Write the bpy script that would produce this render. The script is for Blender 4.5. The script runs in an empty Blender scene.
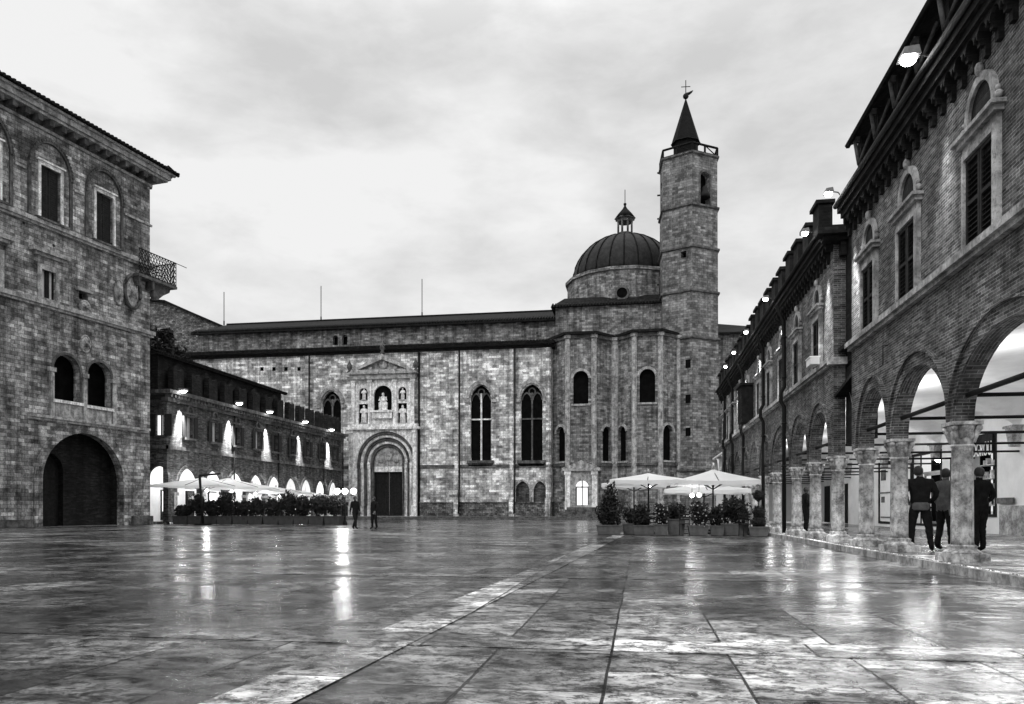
import bpy, math, random
from mathutils import Vector, Matrix
from mathutils.geometry import tessellate_polygon
R = math.radians; PI = math.pi
random.seed(7)
scene = bpy.context.scene; C = scene.collection

# ------------------------------------------------------------------ camera
F = 772.0; HY = 510.0; YAW = math.atan(128/772)
cy, sy = math.cos(YAW), math.sin(YAW)
cam = bpy.data.cameras.new('camera'); co = bpy.data.objects.new('camera', cam); C.objects.link(co)
co.location = (0, 0, 1.0); co.rotation_euler = (R(90), 0, YAW)
cam.sensor_width = 36; cam.lens = 36*F/1024; cam.shift_y = (HY-352)/1024
cam.clip_start = .1; cam.clip_end = 2000
scene.camera = co

class Fr:
    """a vertical wall plane: origin O, heading ang; local x runs along it, y goes into it, z is up"""
    def __init__(s, ox, oy, deg):
        s.o = (ox, oy); s.a = R(deg); s.t = (math.cos(s.a), math.sin(s.a)); s.n = (-s.t[1], s.t[0])
    def L(s, px, py=510, n=0.0):
        u = (px-512)/F; d = (u*cy-sy, u*sy+cy)
        k = (n + s.o[0]*s.n[0] + s.o[1]*s.n[1])/(d[0]*s.n[0]+d[1]*s.n[1])
        x = (k*d[0]-s.o[0])*s.t[0] + (k*d[1]-s.o[1])*s.t[1]
        return x, 1+(HY-py)/F*k
    def x(s, px, n=0.0): return s.L(px, 510, n)[0]
    def z(s, px, py, n=0.0): return s.L(px, py, n)[1]

# ------------------------------------------------------------------ mesh helpers
class MB:
    def __init__(s): s.v = []; s.f = []; s.sm = []; s.mi = []; s.cur = 0
    def add(s, vs, fs, smooth=False, M=None):
        b = len(s.v)
        for p in vs:
            p = Vector(p)
            s.v.append(M @ p if M is not None else p)
        for f in fs: s.f.append([b+i for i in f]); s.sm.append(smooth); s.mi.append(s.cur)
        return s
    def box(s, x0, x1, y0, y1, z0, z1, M=None):
        if x0 > x1: x0, x1 = x1, x0
        if y0 > y1: y0, y1 = y1, y0
        if z0 > z1: z0, z1 = z1, z0
        v = [(x0,y0,z0),(x1,y0,z0),(x1,y1,z0),(x0,y1,z0),(x0,y0,z1),(x1,y0,z1),(x1,y1,z1),(x0,y1,z1)]
        return s.add(v, [(0,3,2,1),(4,5,6,7),(0,1,5,4),(1,2,6,5),(2,3,7,6),(3,0,4,7)], M=M)
    def plate(s, outer, holes, y0, y1, M=None):
        """polygon with holes in the xz plane given thickness from y0 (front) to y1"""
        loops = [list(outer)] + [list(h) for h in holes]
        pts = [p for l in loops for p in l]; n = len(pts)
        tri = tessellate_polygon([[Vector((p[0], p[1], 0)) for p in l] for l in loops])
        v = [(p[0], y0, p[1]) for p in pts] + [(p[0], y1, p[1]) for p in pts]; f = []
        for t in tri:
            a, b, c = [pts[i] for i in t]
            if (b[0]-a[0])*(c[1]-a[1])-(b[1]-a[1])*(c[0]-a[0]) < 0: t = (t[0], t[2], t[1])
            f.append(tuple(t)); f.append((t[2]+n, t[1]+n, t[0]+n))
        k = 0
        for li, l in enumerate(loops):
            ar = sum(l[i][0]*l[(i+1) % len(l)][1]-l[(i+1) % len(l)][0]*l[i][1] for i in range(len(l)))
            m = len(l)
            for i in range(m):
                a, b = k+i, k+(i+1) % m
                if (ar > 0) == (li == 0): f.append((b, a, a+n, b+n))
                else: f.append((a, b, b+n, a+n))
            k += m
        return s.add(v, f, M=M)
    def ring(s, inner, outer, y0, y1, M=None):
        """band between two open polylines of equal length in the xz plane"""
        n = len(inner); v = []
        for y in (y0, y1):
            v += [(p[0], y, p[1]) for p in inner] + [(p[0], y, p[1]) for p in outer]
        f = []
        for i in range(n-1):
            f += [(i, i+1, n+i+1, n+i), (2*n+i+1, 2*n+i, 3*n+i, 3*n+i+1), (i+1, i, 2*n+i, 2*n+i+1), (n+i, n+i+1, 3*n+i+1, 3*n+i)]
        f += [(0, n, 3*n, 2*n), (2*n-1, n-1, 3*n-1, 4*n-1)]
        return s.add(v, f, M=M)
    def tube(s, pts, r, n=8, smooth=True, M=None):
        pts = [Vector(p) for p in pts]
        rs = r if isinstance(r, (list, tuple)) else [r]*len(pts)
        v = []; f = []
        for i, p in enumerate(pts):
            d = (pts[min(i+1, len(pts)-1)]-pts[max(i-1, 0)]).normalized()
            up = Vector((0,0,1)) if abs(d.z) < .95 else Vector((1,0,0))
            a = d.cross(up).normalized(); b = d.cross(a)
            for k in range(n):
                t = 2*PI*k/n; v.append(p+(a*math.cos(t)+b*math.sin(t))*rs[i])
        for i in range(len(pts)-1):
            for k in range(n):
                f.append((i*n+k, (i+1)*n+k, (i+1)*n+(k+1) % n, i*n+(k+1) % n))
        s.add(v, f, smooth, M); b = len(s.v)-len(v)
        s.f.append([b+k for k in range(n)]); s.f.append([b+(len(pts)-1)*n+k for k in reversed(range(n))])
        s.sm += [False, False]; s.mi += [s.cur]*2
        return s
    def lathe(s, prof, cx=0, cyy=0, n=24, smooth=True, a0=0.0, M=None):
        v = []; f = []
        for (r, z) in prof:
            for k in range(n):
                t = a0+2*PI*k/n; v.append((cx+r*math.cos(t), cyy+r*math.sin(t), z))
        for i in range(len(prof)-1):
            for k in range(n):
                f.append((i*n+k, i*n+(k+1) % n, (i+1)*n+(k+1) % n, (i+1)*n+k))
        s.add(v, f, smooth, M); b = len(s.v)-len(v)
        s.f.append([b+k for k in reversed(range(n))]); s.f.append([b+(len(prof)-1)*n+k for k in range(n)])
        s.sm += [False, False]; s.mi += [s.cur]*2
        return s
    def ball(s, c, r, sub=10, sc=(1,1,1), M=None):
        v = []; f = []; m = sub//2+1
        for i in range(m+1):
            ph = PI*i/m
            for k in range(sub):
                t = 2*PI*k/sub
                v.append((c[0]+r*sc[0]*math.sin(ph)*math.cos(t), c[1]+r*sc[1]*math.sin(ph)*math.sin(t), c[2]-r*sc[2]*math.cos(ph)))
        for i in range(m):
            for k in range(sub): f.append((i*sub+k, i*sub+(k+1) % sub, (i+1)*sub+(k+1) % sub, (i+1)*sub+k))
        return s.add(v, f, True, M)
    def mesh(s, name, mats):
        me = bpy.data.meshes.new(name)
        me.from_pydata([tuple(p) for p in s.v], [], s.f)
        me.polygons.foreach_set('use_smooth', s.sm); me.polygons.foreach_set('material_index', s.mi)
        for m in (mats if isinstance(mats, (list, tuple)) else [mats]): me.materials.append(m)
        uv = me.uv_layers.new(name='UVMap').data
        for p in me.polygons:
            n = p.normal
            if abs(n.z) > .8:
                for li in p.loop_indices:
                    c = me.vertices[me.loops[li].vertex_index].co; uv[li].uv = (c.x, c.y)
            else:
                h = math.hypot(n.x, n.y)
                if abs(n.y)/h > .93: tx, ty = (1, 0)
                elif abs(n.x)/h > .93: tx, ty = (0, 1)
                else: tx, ty = -n.y/h, n.x/h
                for li in p.loop_indices:
                    c = me.vertices[me.loops[li].vertex_index].co; uv[li].uv = (c.x*tx+c.y*ty, c.z)
        me.update(); return me
    def build(s, name, mats, parent=None, loc=None, rz=0):
        o = bpy.data.objects.new(name, s.mesh(name, mats)); C.objects.link(o)
        if parent: o.parent = parent
        if loc: o.location = loc
        o.rotation_euler = (0, 0, rz)
        return o

def tag(o, label, cat, group=None, kind=None):
    if kind: o['kind'] = kind
    if label: o['label'] = label
    if cat: o['category'] = cat
    if group: o['group'] = group
    return o
def thing(name, label, cat, loc=(0,0,0), rz=0, group=None):
    o = bpy.data.objects.new(name, None); C.objects.link(o); o.empty_display_size = .3
    o.location = loc; o.rotation_euler = (0, 0, rz)
    return tag(o, label, cat, group)
def struct(o): o['kind'] = 'structure'; return o
def dup(o, parent=None, loc=None, rz=None, label=None):
    c = o.copy(); C.objects.link(c); c.parent = parent
    if loc is not None: c.location = loc
    if rz is not None: c.rotation_euler = (0, 0, rz)
    if label: c['label'] = label
    for ch in list(o.children): dup(ch, c)
    return c

def arch(cx, zs, hw, rise, kind='round', n=16):
    """points from left springing over to right springing"""
    P = []
    if kind == 'round':
        for i in range(n+1):
            t = PI*(1-i/n); P.append((cx+hw*math.cos(t), zs+rise*math.sin(t)))
    else:
        # two-centred pointed arch
        Rr = (hw*hw+rise*rise)/(2*hw)
        h = n//2; am = math.atan2(rise, Rr-hw)
        for i in range(h+1):
            t = am*i/h; P.append((cx-hw+Rr-Rr*math.cos(t), zs+Rr*math.sin(t)))
        P += [(2*cx-p[0], p[1]) for p in reversed(P[:-1])]
    return P
def opening(cx, z0, zs, hw, rise, kind='round', n=16):
    return [(cx-hw, z0)] + arch(cx, zs, hw, rise, kind, n) + [(cx+hw, z0)]
def jamb(cx, z0, zs, hw, rise, w, kind='round', n=16, top=None):
    """inner and outer polylines of a surround of width w"""
    i = [(cx-hw, z0)] + arch(cx, zs, hw, rise, kind, n) + [(cx+hw, z0)]
    o = [(cx-hw-w, z0)] + arch(cx, zs, hw+w, rise+w*(1.25 if kind != 'round' else 1), kind, n) + [(cx+hw+w, z0)]
    return i, o
def rect(x0, x1, z0, z1): return [(x0, z0), (x0, z1), (x1, z1), (x1, z0)]

# ------------------------------------------------------------------ materials
def newmat(name):
    m = bpy.data.materials.new(name); m.use_nodes = True; nt = m.node_tree
    for n in list(nt.nodes): nt.nodes.remove(n)
    out = nt.nodes.new('ShaderNodeOutputMaterial'); b = nt.nodes.new('ShaderNodeBsdfPrincipled')
    nt.links.new(b.outputs[0], out.inputs[0])
    return m, nt, b
def g(v): return (v, v, v, 1)
class N:
    def __init__(s, nt): s.nt = nt
    def n(s, typ, **k):
        nd = s.nt.nodes.new('ShaderNode'+typ)
        for a, b in k.items(): setattr(nd, a, b)
        return nd
    def l(s, a, b): s.nt.links.new(a, b)
    def noise(s, vec, scale, detail=6, rough=.6, dist=0):
        nd = s.n('TexNoise'); nd.inputs['Scale'].default_value = scale; nd.inputs['Detail'].default_value = detail
        nd.inputs['Roughness'].default_value = rough; nd.inputs['Distortion'].default_value = dist
        if vec is not None: s.l(vec, nd.inputs['Vector'])
        return nd.outputs['Fac']
    def ramp(s, fac, stops):
        nd = s.n('ValToRGB'); r = nd.color_ramp
        while len(r.elements) < len(stops): r.elements.new(.5)
        for e, (p, v) in zip(r.elements, stops): e.position = p; e.color = g(v)
        s.l(fac, nd.inputs[0]); return nd.outputs[0]
    def math(s, op, a, b=None):
        nd = s.n('Math', operation=op)
        for i, q in enumerate((a, b)):
            if q is None: continue
            if isinstance(q, (int, float)): nd.inputs[i].default_value = q
            else: s.l(q, nd.inputs[i])
        return nd.outputs[0]
    def mix(s, a, b, fac=.5, mode='MIX'):
        nd = s.n('MixRGB', blend_type=mode)
        for k, q in (('Fac', fac), ('Color1', a), ('Color2', b)):
            if isinstance(q, (int, float)): nd.inputs[k].default_value = q if k == 'Fac' else g(q)
            else: s.l(q, nd.inputs[k])
        return nd.outputs[0]
    def map(s, vec, sc=(1,1,1), loc=(0,0,0), rot=(0,0,0)):
        nd = s.n('Mapping'); nd.inputs['Scale'].default_value = sc; nd.inputs['Location'].default_value = loc; nd.inputs['Rotation'].default_value = rot
        s.l(vec, nd.inputs['Vector']); return nd.outputs[0]

def masonry(name, c1, c2, mortar, bw, bh, ms=.012, mott=(.35, .75), stain=.55, bump=.5, rough=.85, mscale=.6, streak=.35, holes=0, blotch=.5, gain=1.6):
    m, nt, b = newmat(name); q = N(nt)
    uv = q.n('UVMap').outputs[0]; ob = q.n('TexCoord').outputs['Object']
    br = q.n('TexBrick'); q.l(uv, br.inputs['Vector'])
    br.inputs['Scale'].default_value = 1; br.inputs['Brick Width'].default_value = bw; br.inputs['Row Height'].default_value = bh
    br.inputs['Mortar Size'].default_value = ms; br.inputs['Mortar Smooth'].default_value = .3
    br.inputs['Color1'].default_value = g(c1); br.inputs['Color2'].default_value = g(c2); br.inputs['Mortar'].default_value = g(mortar)
    br.offset = .5; br.squash = 1
    # second block pattern at another phase so blocks do not read as a two-tone checker
    b2 = q.n('TexBrick'); q.l(q.map(uv, loc=(bw*3.31, bh*7, 0)), b2.inputs['Vector'])
    b2.inputs['Scale'].default_value = 1; b2.inputs['Brick Width'].default_value = bw*1.37; b2.inputs['Row Height'].default_value = bh
    b2.inputs['Mortar Size'].default_value = 0; b2.inputs['Color1'].default_value = g(.5); b2.inputs['Color2'].default_value = g(1.2)
    col = q.mix(br.outputs['Color'], b2.outputs['Color'], .8, 'MULTIPLY')
    big = q.ramp(q.noise(ob, mscale, 8, .72, .4), [(.38, mott[0]), (.6, 1.0)])
    col = q.mix(col, big, stain, 'MULTIPLY')
    st = q.ramp(q.noise(q.map(uv, (2.2, .12, 1)), 1, 5, .6), [(.38, mott[0]), (.56, 1.0)])
    col = q.mix(col, st, streak, 'MULTIPLY')
    fine = q.noise(ob, 9, 8, .75)
    mid = q.noise(ob, 2.3, 9, .76, .1)
    col = q.mix(col, q.ramp(fine, [(.36, .3), (.54, 1.15)]), blotch*.7, 'MULTIPLY')
    col = q.mix(col, q.ramp(mid, [(.38, .25), (.50, 1.1)]), blotch*.8, 'MULTIPLY')
    if holes:
        vo = q.n('TexVoronoi', feature='F1'); vo.inputs['Scale'].default_value = holes; q.l(uv, vo.inputs['Vector'])
        col = q.mix(col, q.ramp(vo.outputs['Distance'], [(.035, .12), (.05, 1)]), .9, 'MULTIPLY')
    gm = q.n('Gamma'); gm.inputs[1].default_value = 1.55; q.l(col, gm.inputs[0]); col = q.mix(gm.outputs[0], gain, 1.0, 'MULTIPLY')
    q.l(col, b.inputs['Base Color']); b.inputs['Roughness'].default_value = rough; b.inputs['Specular IOR Level'].default_value = .2
    bp = q.n('Bump'); bp.inputs['Strength'].default_value = bump; bp.inputs['Distance'].default_value = .03
    h = q.math('ADD', q.math('MULTIPLY', br.outputs['Fac'], -.6), fine)
    q.l(h, bp.inputs['Height']); q.l(bp.outputs[0], b.inputs['Normal'])
    return m
def plain(name, v, var=.25, rough=.6, scale=4, bump=.1, metal=0, spec=.5):
    m, nt, b = newmat(name); q = N(nt); ob = q.n('TexCoord').outputs['Object']
    nz = q.noise(ob, scale, 6, .65)
    pc = q.ramp(nz, [(.36, v*(1-var)), (.62, v*(1+var))])
    if var >= .4:
        pc = q.mix(pc, q.ramp(q.noise(ob, scale*4.3, 8, .78), [(.38, .35), (.52, 1.1)]), .75, 'MULTIPLY')
        pc = q.mix(pc, q.ramp(q.noise(q.map(ob, (3, 3, .35)), 1.2, 6, .65), [(.40, .45), (.55, 1.1)]), .6, 'MULTIPLY')
    q.l(pc, b.inputs['Base Color'])
    b.inputs['Roughness'].default_value = rough; b.inputs['Metallic'].default_value = metal
    b.inputs['Specular IOR Level'].default_value = spec
    if bump:
        bp = q.n('Bump'); bp.inputs['Strength'].default_value = bump; bp.inputs['Distance'].default_value = .02
        q.l(q.noise(ob, scale*6, 4), bp.inputs['Height']); q.l(bp.outputs[0], b.inputs['Normal'])
    return m
def emit(name, v, strength):
    m, nt, b = newmat(name)
    b.inputs['Base Color'].default_value = g(.8); b.inputs['Emission Color'].default_value = g(v); b.inputs['Emission Strength'].default_value = strength
    return m

M = {}
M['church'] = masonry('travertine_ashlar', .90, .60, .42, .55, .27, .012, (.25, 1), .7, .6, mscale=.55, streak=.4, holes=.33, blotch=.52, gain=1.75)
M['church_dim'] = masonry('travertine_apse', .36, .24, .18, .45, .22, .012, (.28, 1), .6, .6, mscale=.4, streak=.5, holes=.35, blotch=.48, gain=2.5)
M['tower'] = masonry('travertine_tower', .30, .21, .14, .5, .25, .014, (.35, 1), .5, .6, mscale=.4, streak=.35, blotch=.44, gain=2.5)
M['palazzo'] = masonry('rough_travertine', .45, .27, .18, .42, .22, .012, (.15, 1), .7, .8, mscale=.45, streak=.45, holes=.45, blotch=.62, gain=2.9)
M['rubble'] = masonry('rubble_stone', .40, .22, .16, .4, .22, .02, (.3, 1), .6, .7, mscale=.7, streak=.3, holes=.7, blotch=.8)
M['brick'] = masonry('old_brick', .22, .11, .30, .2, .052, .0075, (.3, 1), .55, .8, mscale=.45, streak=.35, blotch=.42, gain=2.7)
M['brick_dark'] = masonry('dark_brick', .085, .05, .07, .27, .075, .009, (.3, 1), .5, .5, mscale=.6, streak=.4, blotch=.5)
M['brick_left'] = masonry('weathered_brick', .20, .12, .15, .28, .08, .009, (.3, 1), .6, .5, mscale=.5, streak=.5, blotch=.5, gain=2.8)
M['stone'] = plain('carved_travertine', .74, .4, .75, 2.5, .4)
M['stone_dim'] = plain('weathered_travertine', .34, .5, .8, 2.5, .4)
M['stone_dark'] = plain('grimy_shaded_stone', .085, .65, .85, 2.0, .4)  # grime tone that doubles as painted shade on brackets and portal arches
M['column'] = plain('column_travertine', .42, .65, .7, 4.0, .5)
M['plaster'] = plain('cream_plaster', .74, .08, .9, 1.2, .05)
M['tile'] = plain('roof_tile', .014, .6, .9, 3, .5, spec=.1)
M['lead'] = plain('lead_sheet', .016, .5, .7, 1.5, .1, spec=.2)
M['slate'] = plain('spire_cladding', .006, .3, .8, 2, .1, spec=.1)
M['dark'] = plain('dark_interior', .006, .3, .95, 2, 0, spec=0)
M['wood'] = plain('dark_wood', .014, .4, .8, 6, .2, spec=.15)
M['shut'] = plain('painted_shutter', .024, .3, .8, 6, .1, spec=.15)
M['iron'] = plain('wrought_iron', .008, .2, .7, 6, 0, spec=.2)
M['glass'] = plain('window_glass', .02, .2, .12, 1, 0)
M['curtain'] = plain('pale_curtain', .55, .15, .8, 3, 0)
M['canvas'] = plain('cream_canvas', .80, .04, .9, 2, .03)
M['hedge'] = plain('dark_foliage', .022, .5, .8, 3, 0, spec=.1)
M['planter'] = plain('planter', .075, .3, .8, 4, .2)
M['cloth'] = plain('dark_cloth', .012, .3, .9, 8, 0, spec=.1)
M['cloth_light'] = plain('grey_cloth', .09, .3, .9, 8, 0)
M['shaded_skin'] = plain('shaded_skin', .14, .1, .6, 8, 0)  # lowered tone: the shade people stand in is put into the colour
M['hair'] = plain('hair', .02, .3, .7, 12, 0)
M['planter_dark'] = plain('dark_planter', .03, .3, .8, 4, .2)
M['petal'] = plain('white_petals', .4, .1, .7, 8, 0)
M['metal'] = plain('grey_metal', .25, .2, .4, 4, 0, .6)
M['lamp'] = emit('lamp_glow', 1, 40)
M['globe'] = emit('globe_glow', 1, 9)
M['shopglow'] = emit('shop_light', 1, 1.6)
M['windowglow'] = emit('lit_window', 1, 1.1)
M['white'] = plain('white_paint', .8, .05, .6, 3, 0)
M['poster'] = plain('poster_print', .5, .6, .5, 5, 0)

# translucent canvas
def _canvas():
    m = M['canvas']; nt = m.node_tree; b = [n for n in nt.nodes if n.type == 'BSDF_PRINCIPLED'][0]
    out = [n for n in nt.nodes if n.type == 'OUTPUT_MATERIAL'][0]
    t = nt.nodes.new('ShaderNodeBsdfTranslucent'); t.inputs[0].default_value = g(.8)
    mx = nt.nodes.new('ShaderNodeMixShader'); mx.inputs[0].default_value = .35
    nt.links.new(b.outputs[0], mx.inputs[1]); nt.links.new(t.outputs[0], mx.inputs[2]); nt.links.new(mx.outputs[0], out.inputs[0])
_canvas()

def ground_mat(name, base=1.0, slab=(1.15, .8), wet=1.0, seed=0, joints=True):
    m, nt, b = newmat(name); q = N(nt)
    uv = q.n('UVMap').outputs[0]
    sw = q.n('SeparateXYZ'); q.l(uv, sw.inputs[0]); cb = q.n('CombineXYZ')
    wob = q.math('MULTIPLY', q.math('SUBTRACT', q.noise(uv, .5, 2), .5), .05)
    q.l(sw.outputs[1], cb.inputs[0]); q.l(q.math('ADD', sw.outputs[0], wob), cb.inputs[1])
    v = q.map(cb.outputs[0], loc=(seed+.35, .2, 0))
    br = q.n('TexBrick'); q.l(v, br.inputs['Vector']); br.inputs['Scale'].default_value = 1
    br.inputs['Brick Width'].default_value = slab[0]; br.inputs['Row Height'].default_value = slab[1]
    br.inputs['Mortar Size'].default_value = .012 if joints else .002; br.inputs['Mortar Smooth'].default_value = .4
    br.offset = .37; br.offset_frequency = 3; br.squash = .8; br.squash_frequency = 2
    br.inputs['Color1'].default_value = g(.66*base); br.inputs['Color2'].default_value = g(.26*base); br.inputs['Mortar'].default_value = g(.03)
    # travertine veins: streaks along x
    vein = q.noise(q.map(uv, (1, 1.4, 1)), 3.2, 11, .76, .4)
    vein2 = q.noise(q.map(uv, (1, 1.15, 1), (7, 3, 0)), 8, 9, .8, .2)
    big = q.noise(uv, .22, 5, .6, .5)
    b2 = q.n('TexBrick'); q.l(q.map(v, loc=(slab[0]*4.31, slab[1]*5, 0)), b2.inputs['Vector'])
    b2.inputs['Scale'].default_value = 1; b2.inputs['Brick Width'].default_value = slab[0]; b2.inputs['Row Height'].default_value = slab[1]; b2.offset = .37; b2.offset_frequency = 3; b2.squash = .8; b2.squash_frequency = 2
    b2.inputs['Mortar Size'].default_value = 0; b2.inputs['Color1'].default_value = g(.42); b2.inputs['Color2'].default_value = g(1.35)
    sb = q.mix(br.outputs['Color'], b2.outputs['Color'], .8, 'MULTIPLY')
    col = q.mix(sb, q.ramp(vein, [(.38, .10), (.47, .7), (.56, 1.3)]), .92, 'MULTIPLY')
    col = q.mix(col, q.ramp(vein2, [(.42, .10), (.50, 1.1)]), .9, 'MULTIPLY')
    col = q.mix(col, q.ramp(big, [(.40, .35), (.58, 1.1)]), .8, 'MULTIPLY')
    # arcade light painted in with drier stone: paler near right, darker far and left
    near_right = q.math('ADD', q.math('MULTIPLY', sw.outputs[0], .07), q.math('MULTIPLY', sw.outputs[1], -.045))
    near_right = q.math('ADD', near_right, q.math('MULTIPLY', q.math('SUBTRACT', big, .5), 1.4))
    lit_dry_tone = q.ramp(q.math('ADD', near_right, .55), [(.08, .24), (.74, .98)])
    col = q.mix(col, lit_dry_tone, 1, 'MULTIPLY')
    patch0 = q.noise(q.map(uv, (.6, 1.0, 1), (5, 1, 0)), .8, 9, .74, .6)
    col = q.mix(col, q.ramp(patch0, [(.40, .45), (.55, 1.25)]), .6, 'MULTIPLY')
    gm = q.n('Gamma'); gm.inputs[1].default_value = 1.35; q.l(col, gm.inputs[0]); col = q.mix(gm.outputs[0], 2.7, 1.0, 'MULTIPLY')
    q.l(col, b.inputs['Base Color'])
    rr = q.ramp(q.math('ADD', q.math('MULTIPLY', vein, .5), q.math('MULTIPLY', big, .5)), [(.40, .08), (.58, .27)])
    patch = q.noise(q.map(uv, (.7, 1.0, 1), (3, 9, 0)), .9, 9, .72, .5)
    slabn = q.ramp(b2.outputs['Color'], [(.5, .6), (1.0, 1.0)])
    spv = q.mix(q.ramp(patch, [(.40, .10), (.56, .62)]), q.ramp(vein, [(.38, .25), (.52, 1.0)]), 1, 'MULTIPLY')
    spv = q.mix(spv, slabn, .8, 'MULTIPLY')
    q.l(q.math('MULTIPLY', spv, wet*.95), b.inputs['Specular IOR Level'])
    rr = q.math('ADD', rr, q.ramp(patch, [(.40, .16), (.56, .0)]))
    q.l(rr, b.inputs['Roughness'])
    b.inputs['IOR'].default_value = 1.45
    bp = q.n('Bump'); bp.inputs['Strength'].default_value = .32; bp.inputs['Distance'].default_value = .012
    hh = q.math('ADD', q.math('MULTIPLY', br.outputs['Fac'], -1.2), q.math('ADD', q.math('MULTIPLY', vein2, .5), q.math('MULTIPLY', q.noise(uv, 1.2, 3), 1.6)))
    q.l(hh, bp.inputs['Height']); q.l(bp.outputs[0], b.inputs['Normal'])
    return m
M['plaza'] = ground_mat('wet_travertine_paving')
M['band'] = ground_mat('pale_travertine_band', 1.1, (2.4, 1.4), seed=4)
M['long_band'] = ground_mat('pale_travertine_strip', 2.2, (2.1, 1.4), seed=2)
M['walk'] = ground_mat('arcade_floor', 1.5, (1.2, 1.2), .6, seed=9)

# ------------------------------------------------------------------ sky and sun
w = bpy.data.worlds.new('World'); scene.world = w; w.use_nodes = True; nt = w.node_tree
for n in list(nt.nodes): nt.nodes.remove(n)
q = N(nt); out = q.n('OutputWorld'); bg = q.n('Background'); q.l(bg.outputs[0], out.inputs[0])
sun_el, sun_az = R(38), R(200)
sk = q.n('TexSky', sky_type='NISHITA'); sk.sun_disc = False; sk.sun_elevation = sun_el; sk.sun_rotation = sun_az; sk.dust_density = 4
bw = q.n('RGBToBW'); q.l(sk.outputs[0], bw.inputs[0])
gen = q.n('TexCoord').outputs['Generated']; sp = q.n('SeparateXYZ'); q.l(gen, sp.inputs[0])
cl = q.noise(q.map(gen, (1.5, 1.5, 3.4), rot=(R(4), R(-8), 0)), 1.9, 6, .5, .15)
cl = q.math('ADD', q.math('MULTIPLY', cl, .72), q.math('MULTIPLY', q.noise(q.map(gen, (2, 2, 5)), 4.5, 7, .6, .2), .28))
cloud = q.ramp(cl, [(.38, .76), (.47, .90), (.57, 1.06)])
hz = q.n('MapRange'); q.l(sp.outputs[2], hz.inputs[0]); hz.inputs[1].default_value = .5; hz.inputs[2].default_value = .95
hz.inputs[3].default_value = 1.0; hz.inputs[4].default_value = 3.0
over = q.mix(q.math('MULTIPLY', q.mix(cloud, hz.outputs[0], 1, 'MULTIPLY'), 8.7), bw.outputs[0], .05)
q.l(over, bg.inputs[0]); bg.inputs['Strength'].default_value = .1
sl = bpy.data.lights.new('sun', 'SUN'); sl.energy = .8; sl.angle = R(20); sl.color = (1, 1, 1)
so = bpy.data.objects.new('sun', sl); C.objects.link(so)
so.rotation_euler = (R(90)-sun_el, 0, PI-sun_az)   # light comes from behind the viewer, slightly left
scene.view_settings.view_transform = 'Standard'; scene.view_settings.look = 'None'
scene.view_settings.exposure = 0; scene.view_settings.gamma = 1

def spot(parent, loc, target, power, ang, blend=.5, size=.08, name='flood_beam'):
    l = bpy.data.lights.new(name, 'SPOT'); l.energy = power; l.spot_size = R(ang); l.spot_blend = blend; l.shadow_soft_size = size
    o = bpy.data.objects.new(name, l); C.objects.link(o); o.location = loc
    o.rotation_euler = (Vector(target)-Vector(loc)).to_track_quat('-Z', 'Y').to_euler()
    if parent: o.parent = parent
    return o
def point(loc, power, parent=None, size=.15, name='lamp_light'):
    l = bpy.data.lights.new(name, 'POINT'); l.energy = power; l.shadow_soft_size = size
    o = bpy.data.objects.new(name, l); C.objects.link(o); o.location = loc
    if parent: o.parent = parent
    return o

# ------------------------------------------------------------------ ground
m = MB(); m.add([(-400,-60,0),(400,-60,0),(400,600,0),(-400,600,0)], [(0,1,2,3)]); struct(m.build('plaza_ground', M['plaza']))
m = MB()
for k in range(1, 13):
    y = 5.75*k; x0 = -1.85; x1 = -1.05 
    m.add([(-45, y-.24, .004), (4.3, y-.24, .004), (4.3, y+.24, .004), (-45, y+.24, .004)], [(0,1,2,3)])
struct(m.build('cross_paving_bands', M['band']))
m = MB(); m.add([(-2.52,-3,.008),(-2.06,-3,.008),(1.3,74,.008),(.84,74,.008)], [(0,1,2,3)]); struct(m.build('long_paving_band', M['long_band']))
m = MB(); m.box(4.93, 12.6, -6, 52, -.1, .15)
struct(m.build('arcade_walkway', M['walk']))
m = MB(); m.box(4.83, 4.93, -6, 52, -.1, .135)
struct(m.build('kerb', M['stone_dim']))
m = MB(); m.box(-60, 12, 79, 120, -.1, .30); m.box(-60, 12, 77.5, 79, -.1, .15)
struct(m.build('church_steps', M['stone_dark']))

def child(mb, name, mat, parent, **k): return mb.build(name, mat, parent, **k)
def line_of(x0, x1, step):
    n = max(1, round((x1-x0)/step)); return [x0+(x1-x0)*(i+.5)/n for i in range(n)]
def tiled_edge(mb, x0, x1, y, z, r=.09, ln=.5, step=.24, slope=.25, yd=1):
    for x in line_of(x0, x1, step):
        mb.tube([(x, y, z), (x, y+ln*yd, z+slope*ln)], r, 6)

exec_parts = []
# ------------------------------------------------------------------ tall stone palace on the left
PF = Fr(-33.13, 48.13, 81.4)
pal = thing('stone_palace', 'tall rough stone palace with heavy tiled cornice and huge dark ground floor arch', 'building', (-33.13, 48.13, 0), R(81.4))
L = PF.L
PX0 = -30.0; PTOP = 23.25
holes = []; H = []
def rect_px(x0, x1, ya, yb, fr=PF, n=0):
    xm = (x0+x1)/2; return fr.x(x0, n), fr.x(x1, n), fr.z(xm, yb, n), fr.z(xm, ya, n)
# big ground arch
bx0, bx1 = PF.x(42), PF.x(123); bc = (bx0+bx1)/2; bh = (bx1-bx0)/2; bzt = PF.z(80, 433)
bzs = bzt-bh
holes.append(opening(bc, .02, bzs, bh, bh, n=24))
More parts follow.
